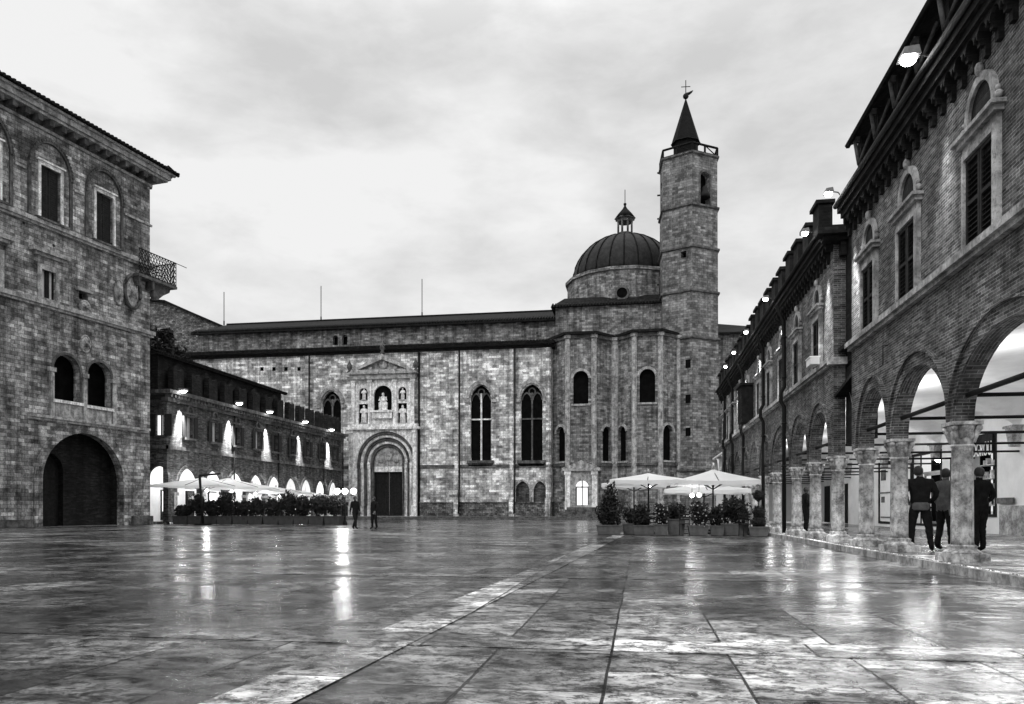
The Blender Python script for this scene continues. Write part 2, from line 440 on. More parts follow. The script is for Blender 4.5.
# twin loggia arches
tw = []
for (a, b_, yt, yb) in ((53.5, 80, 355, 401), (87.5, 111, 362, 407)):
    x0, x1 = PF.x(a), PF.x(b_); c = (x0+x1)/2; h = (x1-x0)/2; xm = (a+b_)/2
    zt = PF.z(xm, yt); zb = PF.z(xm, yb); tw.append((c, h, zb, zt)); holes.append(opening(c, zb, zt-h, h, h))
upw = []
for (a, b_, yt, yb) in ((40, 60, 169, 222), (95.5, 112.5, 196, 243)):
    upw.append(rect_px(a, b_, yt, yb))
x0, x1, z0, z1 = upw[0]; dxw = upw[1][0]-upw[0][0]
upw[1] = (upw[1][0], upw[1][0]+(x1-x0), z0, z1)
upw.append((x0-dxw, x1-dxw, z0, z1)); upw.append((x0-2*dxw, x1-2*dxw, z0, z1))
lw = rect_px(41, 55, 271, 299); lw2 = (lw[0]-dxw*.9, lw[1]-dxw*.9, lw[2], lw[3])
sw_ = rect_px(79, 88, 292, 300)
for r_ in upw+[lw, lw2, sw_]: holes.append(rect(r_[0], r_[1], r_[2], r_[3]))
wall = MB(); wall.plate(rect(PX0, 0, 0, PTOP), holes, 0, .5)
wall.box(PX0, 0, 13.5, 14, 0, PTOP); wall.box(-.9, 0, .5, 13.5, 0, PTOP); wall.box(PX0, PX0+.9, .5, 13.5, 0, PTOP)
child(wall, 'wall', M['palazzo'], pal)
# deep arch: inner wall with a smaller doorway
ia = rect_px(45, 77, 452, 520); im = MB()
im.plate(rect(bx0-.6, bx1+.6, .02, bzt+.6), [opening(ia[0]*.5+ia[1]*.5, .03, ia[3]-(ia[1]-ia[0])/2, (ia[1]-ia[0])/2, (ia[1]-ia[0])/2)], 1.1, 1.5)
im.box(bx0-.6, bx0-.003, .503, 1.1, .02, bzt+.6); im.box(bx1+.003, bx1+.6, .503, 1.1, .02, bzt+.6); im.box(bx0-.6, bx1+.6, .503, 1.5, bzt+.603, bzt+.8)
child(im, 'inner_portal_wall', M['brick_dark'], pal)
d = MB(); d.box(ia[0]-.2, ia[1]+.2, 1.503, 1.62, .02, ia[3]+.2); child(d, 'inner_door', M['wood'], pal)
r_ = MB(); i_, o_ = jamb(bc, .02, bzs, bh, bh, .55, n=24); r_.ring(i_, o_, -.06, .02); child(r_, 'arch_surround', M['palazzo'], pal)
# twin loggia
for k, (c, h, zb, zt) in enumerate(tw):
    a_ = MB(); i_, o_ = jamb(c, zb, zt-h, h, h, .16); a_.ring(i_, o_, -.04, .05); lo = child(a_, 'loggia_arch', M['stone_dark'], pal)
    s_ = MB(); s_.box(c-h-.15, c+h+.15, -.16, .3, zb-.18, zb); child(s_, 'sill', M['stone'], lo)
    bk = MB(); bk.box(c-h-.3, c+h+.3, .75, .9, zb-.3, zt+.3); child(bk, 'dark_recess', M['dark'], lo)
cm = (tw[0][0]+tw[0][1]+tw[1][0]-tw[1][1])/2
for xx in (tw[0][0]-tw[0][1]-.18, cm, tw[1][0]+tw[1][1]+.18):
    c_ = MB(); zb = tw[0][2]-1.1; zt = tw[0][3]-tw[0][1]
    c_.box(xx-.13, xx+.13, -.14, .2, zb, zt-.25); c_.box(xx-.22, xx+.22, -.2, .2, zt-.25, zt)
    child(c_, 'loggia_pier', M['stone_dim'], pal)
p_ = MB(); p_.box(tw[0][0]-tw[0][1], tw[1][0]+tw[1][1], -.05, 0.02, tw[0][2]-1.1, tw[0][2]-.2); child(p_, 'loggia_apron', M['stone_dim'], pal)
# string courses
z1_ = PF.z(0, 289); z2_ = PF.z(150, 331)
for nm, z, x0, x1, t_, dd in (('lower_cornice', PF.z(88, 421), PF.x(27), PF.x(148), .16, .22), ('string_course', (z1_+z2_)/2, PX0, .25, .26, .26),
                     ('sill_course', upw[0][2]-.12, PX0, .22, .24, .25), ('arch_string', upw[0][3]-.55, PX0, .12, .13, .10)):
    if nm == 'arch_string':
        xs = [PX0] ; s_ = MB()
        ed = sorted([(u[0]-.95, u[1]+.95) for u in upw])
        cur = PX0
        for a, b_ in ed:
            if a > cur: s_.box(cur, a, -dd, .02, z-t_, z)
            cur = max(cur, b_)
        s_.box(cur, x1, -dd, .02, z-t_, z)
    else:
        s_ = MB(); s_.box(x0, x1, -dd, .05, z-t_, z); s_.box(x0, x1-.06, -dd*.55, .05, z-t_-.14, z-t_-.002)
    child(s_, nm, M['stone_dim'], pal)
# upper windows with arched hoods
def pal_window(x0, x1, z0, z1):
    c = (x0+x1)/2; h = (x1-x0)/2; hz_ = z1+.15
    f = MB(); f.plate(rect(x0-.17, x1+.17, z0, z1+.2), [rect(x0, x1, z0+.001, z1)], -.10, .0)
    f.box(x0-.26, x1+.26, -.2, .02, z1+.203, z1+.3)
    wn = child(f, 'window', M['stone'], pal)
    a_ = MB(); zs = z1-.25; i_, o_ = jamb(c, z0, zs, h+.62, h+1.0, .2, n=20)
    a_.ring(i_[1:-1], o_[1:-1], -.16, .02); a_.box(c-h-.82, c-h-.62, -.10, .02, z0, zs); a_.box(c+h+.62, c+h+.82, -.10, .02, z0, zs)
    for p in arch(c, zs, h+.78, h+1.16, n=26): a_.box(p[0]-.05, p[0]+.05, -.21, -.14, p[1]-.05, p[1]+.05)
    child(a_, 'hood_arch', M['stone_dark'], wn)
    a_ = MB(); a_.plate([(c-h-.6, z0)]+arch(c, zs, h+.6, h+.98, n=20)+[(c+h+.6, z0)], [rect(x0-.17, x1+.17, z0+.001, z1+.2)], -.03, .0); child(a_, 'tympanum', M['palazzo'], wn)
    for s in (-1, 1):
        sh = MB(); xa = c+s*.03; xb = c+s*(h-.02); sh.box(xa, xb, .16, .21, z0+.04, z1-.03)
        n_ = 22
        for k in range(n_):
            zz = z0+.1+(z1-z0-.2)*k/n_; sh.box(xa+s*.08, xb-s*.08, .13, .158, zz, zz+.05)
        child(sh, 'shutter', M['shut'], wn)
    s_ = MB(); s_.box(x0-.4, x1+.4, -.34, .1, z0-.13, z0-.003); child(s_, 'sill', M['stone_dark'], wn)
for u in upw: pal_window(*u)
for u in (lw, lw2):
    x0, x1, z0, z1 = u
    f = MB(); f.plate(rect(x0-.25, x1+.25, z0-.25, z1+.3), [rect(x0, x1, z0, z1)], -.08, 0)
    f.box(x0-.75, x1+.75, -.35, 0, z1+.9, z1+1.15); f.box(x0-.5, x1+.5, -.2, 0, z1+.72, z1+.898)
    wn = child(f, 'small_window', M['stone_dim'], pal)
    gl = MB(); gl.box(x0, x1, .2, .24, z0, z1); child(gl, 'pane', M['curtain'], wn)
    mu = MB(); c = (x0+x1)/2; mu.box(c-.09, c+.16, .1, .195, z0, z1); mu.box(x0, x0+.1, .1, .195, z0, z1); mu.box(x1-.07, x1, .1, .195, z0, z1); child(mu, 'window_frame', M['wood'], wn)
x0, x1, z0, z1 = sw_; f = MB(); f.box(x0-.1, x1+.1, .5, .6, z0-.1, z1+.1); wn = child(f, 'vent_opening', M['dark'], pal)
f = MB(); f.box(x0-.25, x1+.25, -.18, 0, z1, z1+.2); child(f, 'lintel', M['stone_dim'], wn)
# main cornice with brackets, then tiled roof
c_ = MB()
c_.box(PX0, .12, -.12, .3, PTOP-.12, PTOP+.05); c_.box(PX0, .8, -.8, .3, PTOP+.4, PTOP+.55); c_.box(PX0, .95, -.95, .3, PTOP+.553, PTOP+.85); c_.box(PX0, 1.15, -1.15, .3, PTOP+.853, PTOP+.98)
c_.box(-.3, .8, .303, 13, PTOP+.4, PTOP+.55); c_.box(-.3, .95, .303, 13, PTOP+.553, PTOP+.85); c_.box(-.3, 1.15, .303, 13, PTOP+.853, PTOP+.98)
cor = child(c_, 'cornice', M['stone_dim'], pal)
c_ = MB(); c_.box(PX0, .02, -.02, .28, PTOP+.052, PTOP+.398)
for x in line_of(PX0, .1, .8): c_.box(x-.15, x+.15, -.7, .0, PTOP+.052, PTOP+.398)
for yy in line_of(.2, 12, .8): c_.box(.0, .68, yy-.15, yy+.15, PTOP+.052, PTOP+.398)
child(c_, 'bracket_row', M['stone_dark'], cor)  # bracket shadow is put into this dark stone colour
rf = MB(); zt = PTOP+1.0
rf.add([(PX0,-1.35,zt),(1.35,-1.35,zt),(1.35,13.5,zt),(PX0,13.5,zt),(PX0,6,zt+2.2),(-5,6,zt+2.2)], [(0,1,5,4),(1,2,5),(2,3,4,5),(0,4,3),(0,3,2,1)])
tiled_edge(rf, PX0, 1.3, -1.42, zt+.03, .1, 1.2, .3, .3)
for yy in line_of(-1.3, 13, .3): rf.tube([(1.42, yy, zt+.03), (.4, yy, zt+.3)], .1, 6)
child(rf, 'roof', M['tile'], pal)
# corner balcony
bz = PF.z(150, 281); bt = PF.z(150, 257)
bl = MB()
bl.box(-1.75, 1.75, -.75, 2.2, bz-.18, bz)
for yy in (-.3, .8, 1.9): bl.plate([(0, bz-.185), (0, bz-1.3), (.4, bz-1.22), (.9, bz-.8), (1.5, bz-.45), (1.6, bz-.185)], [], yy, yy+.25)
for xx in (-1.6, -.4): bl.box(xx, xx+.2, -.62, .0, bz-.75, bz-.185)
ba = child(bl, 'balcony', M['stone_dark'], pal)
rl = MB(); ht = bt-bz
def lattice(mb, p0, p1, z0, h):
    p0 = Vector(p0); p1 = Vector(p1); n = max(2, round((p1-p0).length/.26)); 
    for i in range(n+1):
        a = p0.lerp(p1, i/n); mb.tube([(a.x,a.y,z0), (a.x,a.y,z0+h)], .018, 5)
    for i in range(n):
        a = p0.lerp(p1, i/n); b_ = p0.lerp(p1, (i+1)/n); hh = h/4
        for k in range(4):
            mb.tube([(a.x,a.y,z0+k*hh), (b_.x,b_.y,z0+(k+1)*hh)], .022, 5); mb.tube([(b_.x,b_.y,z0+k*hh), (a.x,a.y,z0+(k+1)*hh)], .022, 5)
    for z in (z0+.04, z0+h): mb.tube([(p0.x,p0.y,z), (p1.x,p1.y,z)], .035, 6)
lattice(rl, (-1.7,-.7,0), (1.7,-.7,0), bz, ht); lattice(rl, (1.7,-.7,0), (1.7,2.15,0), bz, ht); lattice(rl, (1.7,2.15,0), (0,2.15,0), bz, ht)
rl.tube([(1.7,-.7,bz+ht),(2.5,-.9,bz+ht-.1)], .025, 5)
child(rl, 'railing', M['iron'], ba)
# carved coats of arms
for px, py, rx, rz_, nm in ((131, 292, .62, 1.05, 'coat_of_arms'), (84.5, 344, .33, .5, 'carved_shield'), (84, 307, .35, .35, 'carved_wreath'), (118, 292, .3, .8, 'coat_of_arms')):
    x, z = L(px, py); s_ = MB(); s_.ball((x, -.02, z), 1, 20, (rx, .14, rz_)); s_.ball((x, -.12, z), 1, 14, (rx*.6, .12, rz_*.65))
    s_.tube([(x+rx*math.cos(t*PI/10)*1.03, -.06, z+rz_*math.sin(t*PI/10)*1.03) for t in range(21)], .07, 6)
    for t in range(5): s_.tube([(x-rx*.5+rx*.25*t, -.2, z-rz_*.4), (x-rx*.3+rx*.15*t, -.27, z), (x-rx*.5+rx*.25*t, -.2, z+rz_*.45)], .05, 5)
    child(s_, nm, M['stone_dim'], pal)
x, z = L(131, 292); s_ = MB(); s_.tube([(x+.66*math.cos(t*PI/12), -.16, z+1.1*math.sin(t*PI/12)) for t in range(25)], .11, 6); child(s_, 'dark_oval_rim', M['stone_dark'], pal)
b_ = MB(); b_.box(PX0, bx0-.9, -.35, .0, .02, .45); b_.box(bx1+.7, .1, -.2, 0, .02, .6); child(b_, 'wall_base', M['stone_dark'], pal)

# ------------------------------------------------------------------ left brick arcade building
AF = Fr(-33.1, 50, 90)
ab = thing('arcade_building', 'low dark brick building with shuttered windows above a lit arcade, beside the stone palace', 'building', (-33.1, 50, 0), R(90))
AEND = AF.x(342)
apx = [188, 217, 239, 258, 275, 290.5, 306, 321, 334]; ax = [AF.x(p) for p in apx]
ax[0] = AF.x(189)
# even the spacing
st_ = (ax[8]-ax[0])/8; ax = [ax[0]+st_*i for i in range(9)]
hw = st_*.5-.27; holes = [opening(x, .16, 4.1-hw*1.05, hw, hw*1.05, n=14) for x in ax]
wz0, wz1 = 6.35, 7.9; ww = .48
holes += [rect(x-ww, x+ww, wz0, wz1) for x in ax]
AT = 8.9
wl = MB(); wl.plate(rect(-.0, AEND, 0.14, AT), holes, 0, .3)
wl.plate(rect(-9, -.003, 0.14, AT), [], .0, .0) if False else None
child(wl, 'wall', M['brick_left'], ab)
# near end wall (faces the square) with its own lit arch: built in a frame turned 90 degrees
e_ = MB(); MR = Matrix.Rotation(R(-90), 4, 'Z')   # plate x -> -y
def endplate(mb, outer, holes_, y0, y1):
    # local plate x = distance to the left of the corner (negative = left in view); maps to local y = -x
    mb.plate(outer, holes_, y0, y1, M=Matrix(((0,1,0,0),(-1,0,0,0),(0,0,1,0),(0,0,0,1))))
EF = Fr(-33.1, 50, 0)
ea = (EF.x(151.5)+EF.x(165.5))/2+.25; eh = (EF.x(165.5)-EF.x(151))/2+.25
ew = (EF.x(156), EF.x(165))
endplate(e_, rect(-8, -.003, .14, AT), [opening(ea-.3, .16, EF.z(158, 466)-eh, eh, eh), rect(ew[0], ew[1], EF.z(160,435), EF.z(160,415))], .003, .3)
child(e_, 'end_wall', M['brick_left'], ab)
ec = MB(); endplate(ec, rect(ew[0]-.05, ew[1]+.05, EF.z(160,436), EF.z(160,414)), [], .2, .25); w0 = child(ec, 'end_window', M['windowglow'], ab)
es = MB()
for s, xx in ((-1, ew[0]), (1, ew[1])): endplate(es, rect(xx+s*.02, xx+s*.55, EF.z(160,436), EF.z(160,414)), [], -.08, -.02)
endplate(es, rect((ew[0]+ew[1])/2-.05, (ew[0]+ew[1])/2+.05, EF.z(160,435), EF.z(160,415)), [], .12, .19)
child(es, 'shutter', M['shut'], w0)
for i, x in enumerate(ax):
    a_ = MB(); i_, o_ = jamb(x, .16, 4.1-hw*1.05, hw, hw*1.05, .3, n=14); a_.ring(i_[1:-1], o_[1:-1], -.07, .01)
    child(a_, 'arch_ring', M['brick_left'], ab)
def colmesh(h=2.0, r=.19, plinth=.36):
    """round travertine column: returns shaft, capital and base builders"""
    b = MB(); b.box(-plinth, plinth, -plinth, plinth, 0, .12*h/2); b.lathe([(plinth*.95, .12*h/2), (plinth*.98, .15), (plinth*.8, .19), (r*1.25, .21), (r*1.35, .25), (r*1.1, .28)], n=20)
    s = MB(); s.lathe([(r*1.06, .28), (r*1.02, .34), (r, h*.45), (r*.94, h-.42), (r*1.05, h-.41), (r*1.05, h-.37)], n=24)
    c = MB(); c.lathe([(r*.98, h-.37), (r*1.0, h-.28), (r*1.12, h-.16), (r*1.36, h-.08), (r*1.3, h-.06)], n=16)
    for k in range(8):
        t = PI/4*k+PI/8
        c.ball((r*1.1*math.cos(t), r*1.1*math.sin(t), h-.22), .045, 8, (1, 1, 1.7)); 
    for sx in (-1, 1):
        for s2 in (-1, 1): c.ball((sx*r*1.12, s2*r*1.12, h-.11), .055, 8); c.tube([(sx*r*.75, s2*r*.75, h-.34), (sx*r*.92, s2*r*.92, h-.22), (sx*r*1.12, s2*r*1.12, h-.1)], [.03,.04,.045], 6)
    c.box(-r*1.4, r*1.4, -r*1.4, r*1.4, h-.058, h)
    return b, s, c
for x in [a-st_/2 for a in ax]+[ax[-1]+st_/2-.2]:
    p = MB(); p.box(x-.2, x+.2, -.05, .31, .15, 2.05); p.box(x-.28, x+.28, -.12, .36, 2.05, 2.28); p.box(x-.28, x+.28, -.12, .36, .14, .4)
    if x > ax[0]-3: child(p, 'pier', M['stone_dim'], ab)
# string and cornice
s_ = MB(); s_.box(-.12, AEND, -.14, .02, 5.35, 5.6); s_.box(-.12, .002, -.14, 8, 5.35, 5.6); child(s_, 'string_course', M['stone_dark'], ab)
c_ = MB(); c_.box(-.55, AEND+.3, -.6, .3, 9.25, 9.5); c_.box(-.55, .3, .3, 8, 9.25, 9.5); c_.box(-.2, AEND, -.22, .3, AT-.15, AT+.1)
for x in line_of(-.3, AEND, .42): c_.box(x-.1, x+.1, -.48, .0, AT+.1, 9.248)
child(c_, 'cornice', M['stone_dark'], ab)
for i, x in enumerate(ax):
    f = MB(); f.plate(rect(x-ww-.16, x+ww+.16, wz0-.0, wz1+.18), [rect(x-ww, x+ww, wz0+.001, wz1)], -.07, 0)
    f.box(x-ww-.25, x+ww+.25, -.2, 0, wz0-.16, wz0-.002); f.box(x-ww-.25, x+ww+.25, -.22, 0, wz1+.19, wz1+.3)
    i_, o_ = jamb(x, wz1+.32, wz1+.42, .28, .32, .14, n=12); f.ring(i_, o_, -.14, 0); f.box(x-.06, x+.06, -.1, 0, wz1+.9, wz1+1.05)
    wn = child(f, 'window', M['stone_dark'], ab)
    gl = MB(); gl.box(x-ww, x+ww, .25, .28, wz0, wz1); gl.box(x-.03, x+.03, .2, .248, wz0, wz1); child(gl, 'pane', M['curtain'] if i in (0, 1, 3) else M['glass'], wn)
    for s in (-1, 1):
        sh = MB(); sh.box(x+s*(ww+.02), x+s*(ww+.5), -.15, -.09, wz0, wz1); child(sh, 'shutter', M['shut'], wn)
for px in (233, 277.5, 323):
    x = AF.x(px); d = MB(); d.tube([(x, -.12, 9.2), (x, -.12, .2)], .06, 6); child(d, 'downpipe', M['iron'], ab)
d = MB(); d.tube([(AEND-.1, -.15, 9.2), (AEND-.1, -.15, .2)], .08, 6); child(d, 'downpipe', M['iron'], ab)
# attic: swallow-tailed merlons along the eave and a taller attic wall behind
for x in line_of(.2, AEND-.2, 2.3):
    a_ = MB(); a_.plate([(x-.62, 9.5), (x-.62, 11.05), (x-.5, 11.3), (x-.2, 11.15), (x, 10.9), (x+.2, 11.15), (x+.5, 11.3), (x+.62, 11.05), (x+.62, 9.5)], [], -.05, .4)
    child(a_, 'merlon', M['brick_dark'], ab)
a_ = MB(); XE = AF.x(288)
a_.box(0, XE, .7, 8, 9.4, 12.1); 
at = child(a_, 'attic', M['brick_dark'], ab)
for x in line_of(0, XE, 3.5):
    p = MB(); p.plate([(x-.75,9.6),(x-.75,11.2),(x,11.75),(x+.75,11.2),(x+.75,9.6)], [rect(x-.5,x+.5,9.9,11)], .4, .69); p.box(x-.5, x+.5, .6, .68, 9.9, 11)
    child(p, 'dormer', M['brick_dark'], at)
rf = MB(); rf.add([(-.4,.3,12.15),(XE+.4,.3,12.15),(XE+.4,8,14.0),(-.4,8,14.0)], [(0,1,2,3)]); rf.box(-.4, XE+.4, .3, .5, 12.0, 12.14); tiled_edge(rf, -.4, XE+.4, .22, 12.16, .09, .6, .26)
child(rf, 'roof', M['tile'], ab)
a_ = MB(); a_.box(XE, AEND, 1.2, 6, 9.4, 9.8); child(a_, 'low_attic', M['brick_dark'], ab)
# inner arcade wall, vault and floor
iw = MB(); iw.box(-8*0+.55, AEND, 4.2, 4.4, .14, 5.3); iw.box(.55, AEND, .55, 4.2, 4.55, 4.7); iw.box(AEND-.3, AEND, .55, 4.2, .14, 5.3)
child(iw, 'arcade_interior', M['plaster'], ab)
for x in line_of(1, AEND-1, st_):
    sd = MB(); sd.box(x-.6, x+.6, 4.12, 4.198, .2, 2.6); sw2 = child(sd, 'shop_window', M['wood'], ab)
    sg = MB(); sg.box(x-.48, x+.48, 4.08, 4.118, .9, 2.5); child(sg, 'pane', M['shopglow'] if random.random() < .5 else M['glass'], sw2)
m = MB(); m.box(-45, -32.9, 50, 50+AEND, -.1, .14); struct(m.build('left_arcade_floor', M['walk']))
for x in line_of(-1, AEND, 4.0):
    point((x, 2.4, 3.6), 160, ab, .2, 'arcade_lamp')

# ------------------------------------------------------------------ far brick gable behind and rooftop tree
GF = Fr(0, 101.5, 0)
gb = thing('rubble_gable', 'rough stone gable with a sloping roofline between the stone palace and the church', 'building', (-50, 101.5, 0))
def gp(px, py): x, z = GF.L(px, py); return (x+50, z)
o_ = [(gp(120, 400)[0], 0), gp(120, 298), gp(166, 303), gp(226, 329), (gp(226, 329)[0], 0)]
m = MB(); m.plate(o_, [], 0, 9); child(m, 'wall', M['rubble'], gb)
m = MB(); a, b_ = gp(166, 303), gp(228, 330); c0 = gp(120, 298)
for (p, q_) in ((c0, a), (a, b_)): m.plate([(p[0], p[1]+.003), (q_[0]+.1, q_[1]+.003), (q_[0]+.1, q_[1]+.3), (p[0], p[1]+.3)], [], -.5, 9.3)
child(m, 'roof', M['tile'], gb)

def foliage(mb, c, r, n, size=.09, shell=.35, rnd=random):
    for _ in range(n):
        while True:
            p = Vector((rnd.uniform(-1,1), rnd.uniform(-1,1), rnd.uniform(-1,1)))
            if shell < p.length < 1: break
        p *= 1+.12*math.sin(p.x*7+p.z*5)
        p = Vector((c[0]+p.x*r[0], c[1]+p.y*r[1], c[2]+p.z*r[2]))
        a = Vector((rnd.gauss(0,1), rnd.gauss(0,1), rnd.gauss(0,1))).normalized(); b = a.orthogonal().normalized()
        s = size*rnd.uniform(.6, 1.4)
        mb.add([p-a*s, p+b*s*.45, p+a*s, p-b*s*.45], [(0,1,2,3)])
tx, tz = Fr(0, 62, 0).L(160, 340)
tr = thing('roof_terrace_tree', 'dark bushy tree rising above the roof beside the palace corner', 'tree', (tx, 62, 0))
k_ = MB(); k_.tube([(0,0,0), (.1,0,6), (-.1,0,tz-.5)], [.35, .25, .08], 8)
for t in range(6): k_.tube([(0,0,tz-3), (1.3*math.cos(t), 1.0*math.sin(t), tz-.8+.3*(t % 2))], [.1, .03], 5)
child(k_, 'trunk', M['wood'], tr)
k_ = MB()
for (dx, dz, rr_) in ((-1.4,.6,1.1), (0,-.2,1.3), (1.2,-1.3,1.2), (-.6,-1.6,1.3), (.6,.5,.6), (2.0,-2.0,.9)): foliage(k_, (dx, 0, tz+dz), (rr_, rr_*.9, rr_*.75), 420, .2)
child(k_, 'crown', M['hedge'], tr)
# ------------------------------------------------------------------ church
CF = Fr(0, 84, 0); K = CF.L
ch = thing('church', 'long pale stone gothic church with carved portal, lancet windows, polygonal apses and ribbed dome', 'church', (0, 84, 0))
XL, XR = -54.5, -9.6; EZ = 18.8
lanc = []
for (a, b_, yt, yb) in ((470.5, 491, 385, 460.5), (521, 542.5, 384, 460.5), (322, 341, 391, 459)):
    x0, x1 = CF.x(a), CF.x(b_); xm = (a+b_)/2; lanc.append(((x0+x1)/2, (x1-x0)/2, CF.z(xm, yb), CF.z(xm, yt)))
small = []
for (a, b_, yt, yb) in ((515, 530, 481, 507), (533, 547, 481, 507)):
    x0, x1 = CF.x(a), CF.x(b_); xm = (a+b_)/2; small.append(((x0+x1)/2, (x1-x0)/2-.05, CF.z(xm, yb), CF.z(xm, yt)))
holes = []
for c, h, z0, z1 in lanc: holes.append(opening(c, z0, z1-1.6, h, 1.6, 'gothic'))
for c, h, z0, z1 in small: holes.append(opening(c, z0, z1-1.1, h, 1.1, 'gothic'))
px0, px1 = K(351)[0], K(418)[0]; dx0, dx1 = K(374.5)[0], K(400.5)[0]; pc = (px0+px1)/2+.0
dc = (dx0+dx1)/2; pc = dc+.0
ro_ = K(416.5)[0]-dc; holes.append(opening(dc, .31, K(385, 462)[1], ro_*.75, ro_*.75))
wl = MB(); wl.plate(rect(XL, XR, .3, EZ), holes, 0, .8); child(wl, 'aisle_wall', M['church'], ch)
for c, h, z0, z1 in lanc:
    f = MB(); zs = z1-1.6
    i_, o_ = jamb(c, zs-1, zs, h, 1.6, .3, 'gothic'); f.ring([(p[0]+(.12 if p[0]>c else -.12), p[1]+.1) for p in i_[1:-1]], [(p[0]+(.14 if p[0]>c else -.14), p[1]+.15) for p in o_[1:-1]], -.2, .01)
    f.box(c-h-.62, c-h-.1, -.22, .01, zs-.35, zs-.003); f.box(c+h+.1, c+h+.62, -.22, .01, zs-.35, zs-.003)
    wn = child(f, 'gothic_window', M['stone_dim'], ch)
    gl = MB(); gl.box(c-h-.05, c+h+.05, .45, .5, z0, z1+.05); child(gl, 'pane', M['dark'], wn)
    t = MB(); t.box(c-.09, c+.09, .28, .44, z0, z1-.9); tz_ = z0+(z1-z0)*.54; t.box(c-h, c-.091, .3, .42, tz_, tz_+.16); t.box(c+.091, c+h, .3, .42, tz_, tz_+.16)
    child(t, 'mullion', M['stone'] if -20 < c < -15 else M['stone_dark'], wn); t = MB()
    for s in (-1, 1):
        A = arch(c+s*h/2, zs-.1, h/2-.02, .9, 'gothic', 12); B = arch(c+s*h/2, zs-.1, h/2-.16, .72, 'gothic', 12); t.ring(B, A, .29, .43)
    t.ring([(c+.28*math.cos(k*PI/8), z1-.75+.28*math.sin(k*PI/8)) for k in range(17)], [(c+.42*math.cos(k*PI/8), z1-.75+.42*math.sin(k*PI/8)) for k in range(17)], .3, .42)
    child(t, 'tracery', M['stone_dark'], wn)
    s_ = MB(); s_.box(c-h-.35, c+h+.35, -.3, .44, z0-.3, z0-.003); s_.plate([(c-h-.15, z0-.62), (c-h-.35, z0-.303), (c+h+.35, z0-.303), (c+h+.15, z0-.62)], [], -.18, .0); child(s_, 'sill', M['stone_dark'], wn)
for c, h, z0, z1 in small:
    f = MB(); i_, o_ = jamb(c, z0, z1-1.1, h, 1.1, .16, 'gothic'); f.ring(i_, o_, -.06, .01); wn = child(f, 'blind_arch', M['stone_dim'], ch)
    f = MB(); f.box(c-h-.02, c+h+.02, .35, .45, z0-.02, z1+.02); child(f, 'infill', M['brick_left'], wn)
for px in (308, 457, 512, 548):
    x = K(px)[0]; p = MB(); p.box(x-.2, x+.2, -.34, 0.01, .3, EZ-.1); p.box(x-.29, x+.29, -.42, 0, .3, 2.3); child(p, 'lesene', M['church'] , ch)
x = K(419.5)[0]; p = MB(); p.tube([(x, -.2, EZ-.1), (x, -.2, .35)], .13, 6); child(p, 'downpipe', M['iron'], ch)
for px in (459.5, 514.5, 310):
    x = K(px)[0]; p = MB(); p.tube([(x+.12, -.5, EZ-.1), (x+.12, -.5, 5), (x, -.5, .6)], .09, 6); child(p, 'downpipe', M['iron'], ch)
sz = K(480, 466)[1]
def clear(x0, x1, skips):
    cur = x0; o = []
    for a, b_ in sorted(skips):
        if a > cur: o.append((cur, a))
        cur = max(cur, b_)
    if cur < x1: o.append((cur, x1))
    return o
sk_ = [(px0-.2, px1+.2)]+[(K(p)[0]-.293, K(p)[0]+.293) for p in (308, 457, 512, 548)]
for a, b_ in clear(XL, XR, sk_): s_ = MB(); s_.box(a, b_, -.18, 0.01, sz-.16, sz+.16); child(s_, 'string_course', M['stone_dark'], ch)
for a, b_ in clear(XL, XR, sk_): s_ = MB(); s_.box(a, b_, -.25, 0.01, .3, 1.75); s_.box(a, b_, -.32, 0.0, 1.753, 1.9); child(s_, 'plinth', M['rubble'], ch)
# hole row under eaves (putlog holes)
p = MB()
for px in (262, 274, 286, 299): x, z = K(px, 369); p.box(x-.2, x+.2, -.01, .02, z-.22, z+.22)
child(p, 'putlog_holes', M['dark'], ch)
# eaves and lean-to roof of aisle, upper nave wall, nave roof
NY = 8.0
def KN(px, py, y): return CF.L(px, py, y)
nz0 = 20.6; nzt = KN(440, 324.5, NY)[1]
e_ = MB(); e_.box(XL, XR+.3, -.35, .9, EZ+.003, EZ+.28); e_.add([(XL,-.8,EZ+.35),(XR+.4,-.8,EZ+.35),(XR+.4,NY,nz0),(XL,NY,nz0),(XL,-.8,EZ+.62),(XR+.4,-.8,EZ+.62),(XR+.4,NY,nz0+.25),(XL,NY,nz0+.25)], [(0,1,2,3),(4,7,6,5),(0,4,5,1),(1,5,6,2),(3,2,6,7),(0,3,7,4)])
tiled_edge(e_, XL, XR+.4, -.86, EZ+.6, .13, .9, .34, .22)
child(e_, 'aisle_roof', M['tile'], ch)
XN = -10.6
wl = MB(); c2 = KN(340, 338, NY)[0]
holes = [opening(c2+s*.62, 21.7, 22.6, .34, .34) for s in (-1, 1)]
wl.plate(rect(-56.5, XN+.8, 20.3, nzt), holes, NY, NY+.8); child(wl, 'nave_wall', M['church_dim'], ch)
d = MB(); d.box(c2-1.2, c2+1.2, NY+.5, NY+.6, 21.5, 22.8); child(d, 'nave_window', M['dark'], ch)
rf = MB(); ry = NY+8; rz = KN(440, 316, NY+8)[1]
rf.add([(-57,NY-.7,nzt),(XN+.8,NY-.7,nzt),(XN+.8,ry,rz),(-57,ry,rz),(XN+.8,ry+8,nzt),(-57,ry+8,nzt)], [(0,1,2,3),(3,2,4,5),(0,3,5),(1,4,2),(0,5,4,1)])
rf.box(-57, XN+.8, NY-.75, NY-.5, nzt-.22, nzt-.003); tiled_edge(rf, -57, XN+.8, NY-.78, nzt+.03, .12, 1, .34, .5)
rf.tube([(-57, ry, rz+.05), (XN+.8, ry, rz+.05)], .16, 6)
child(rf, 'nave_roof', M['tile'], ch)
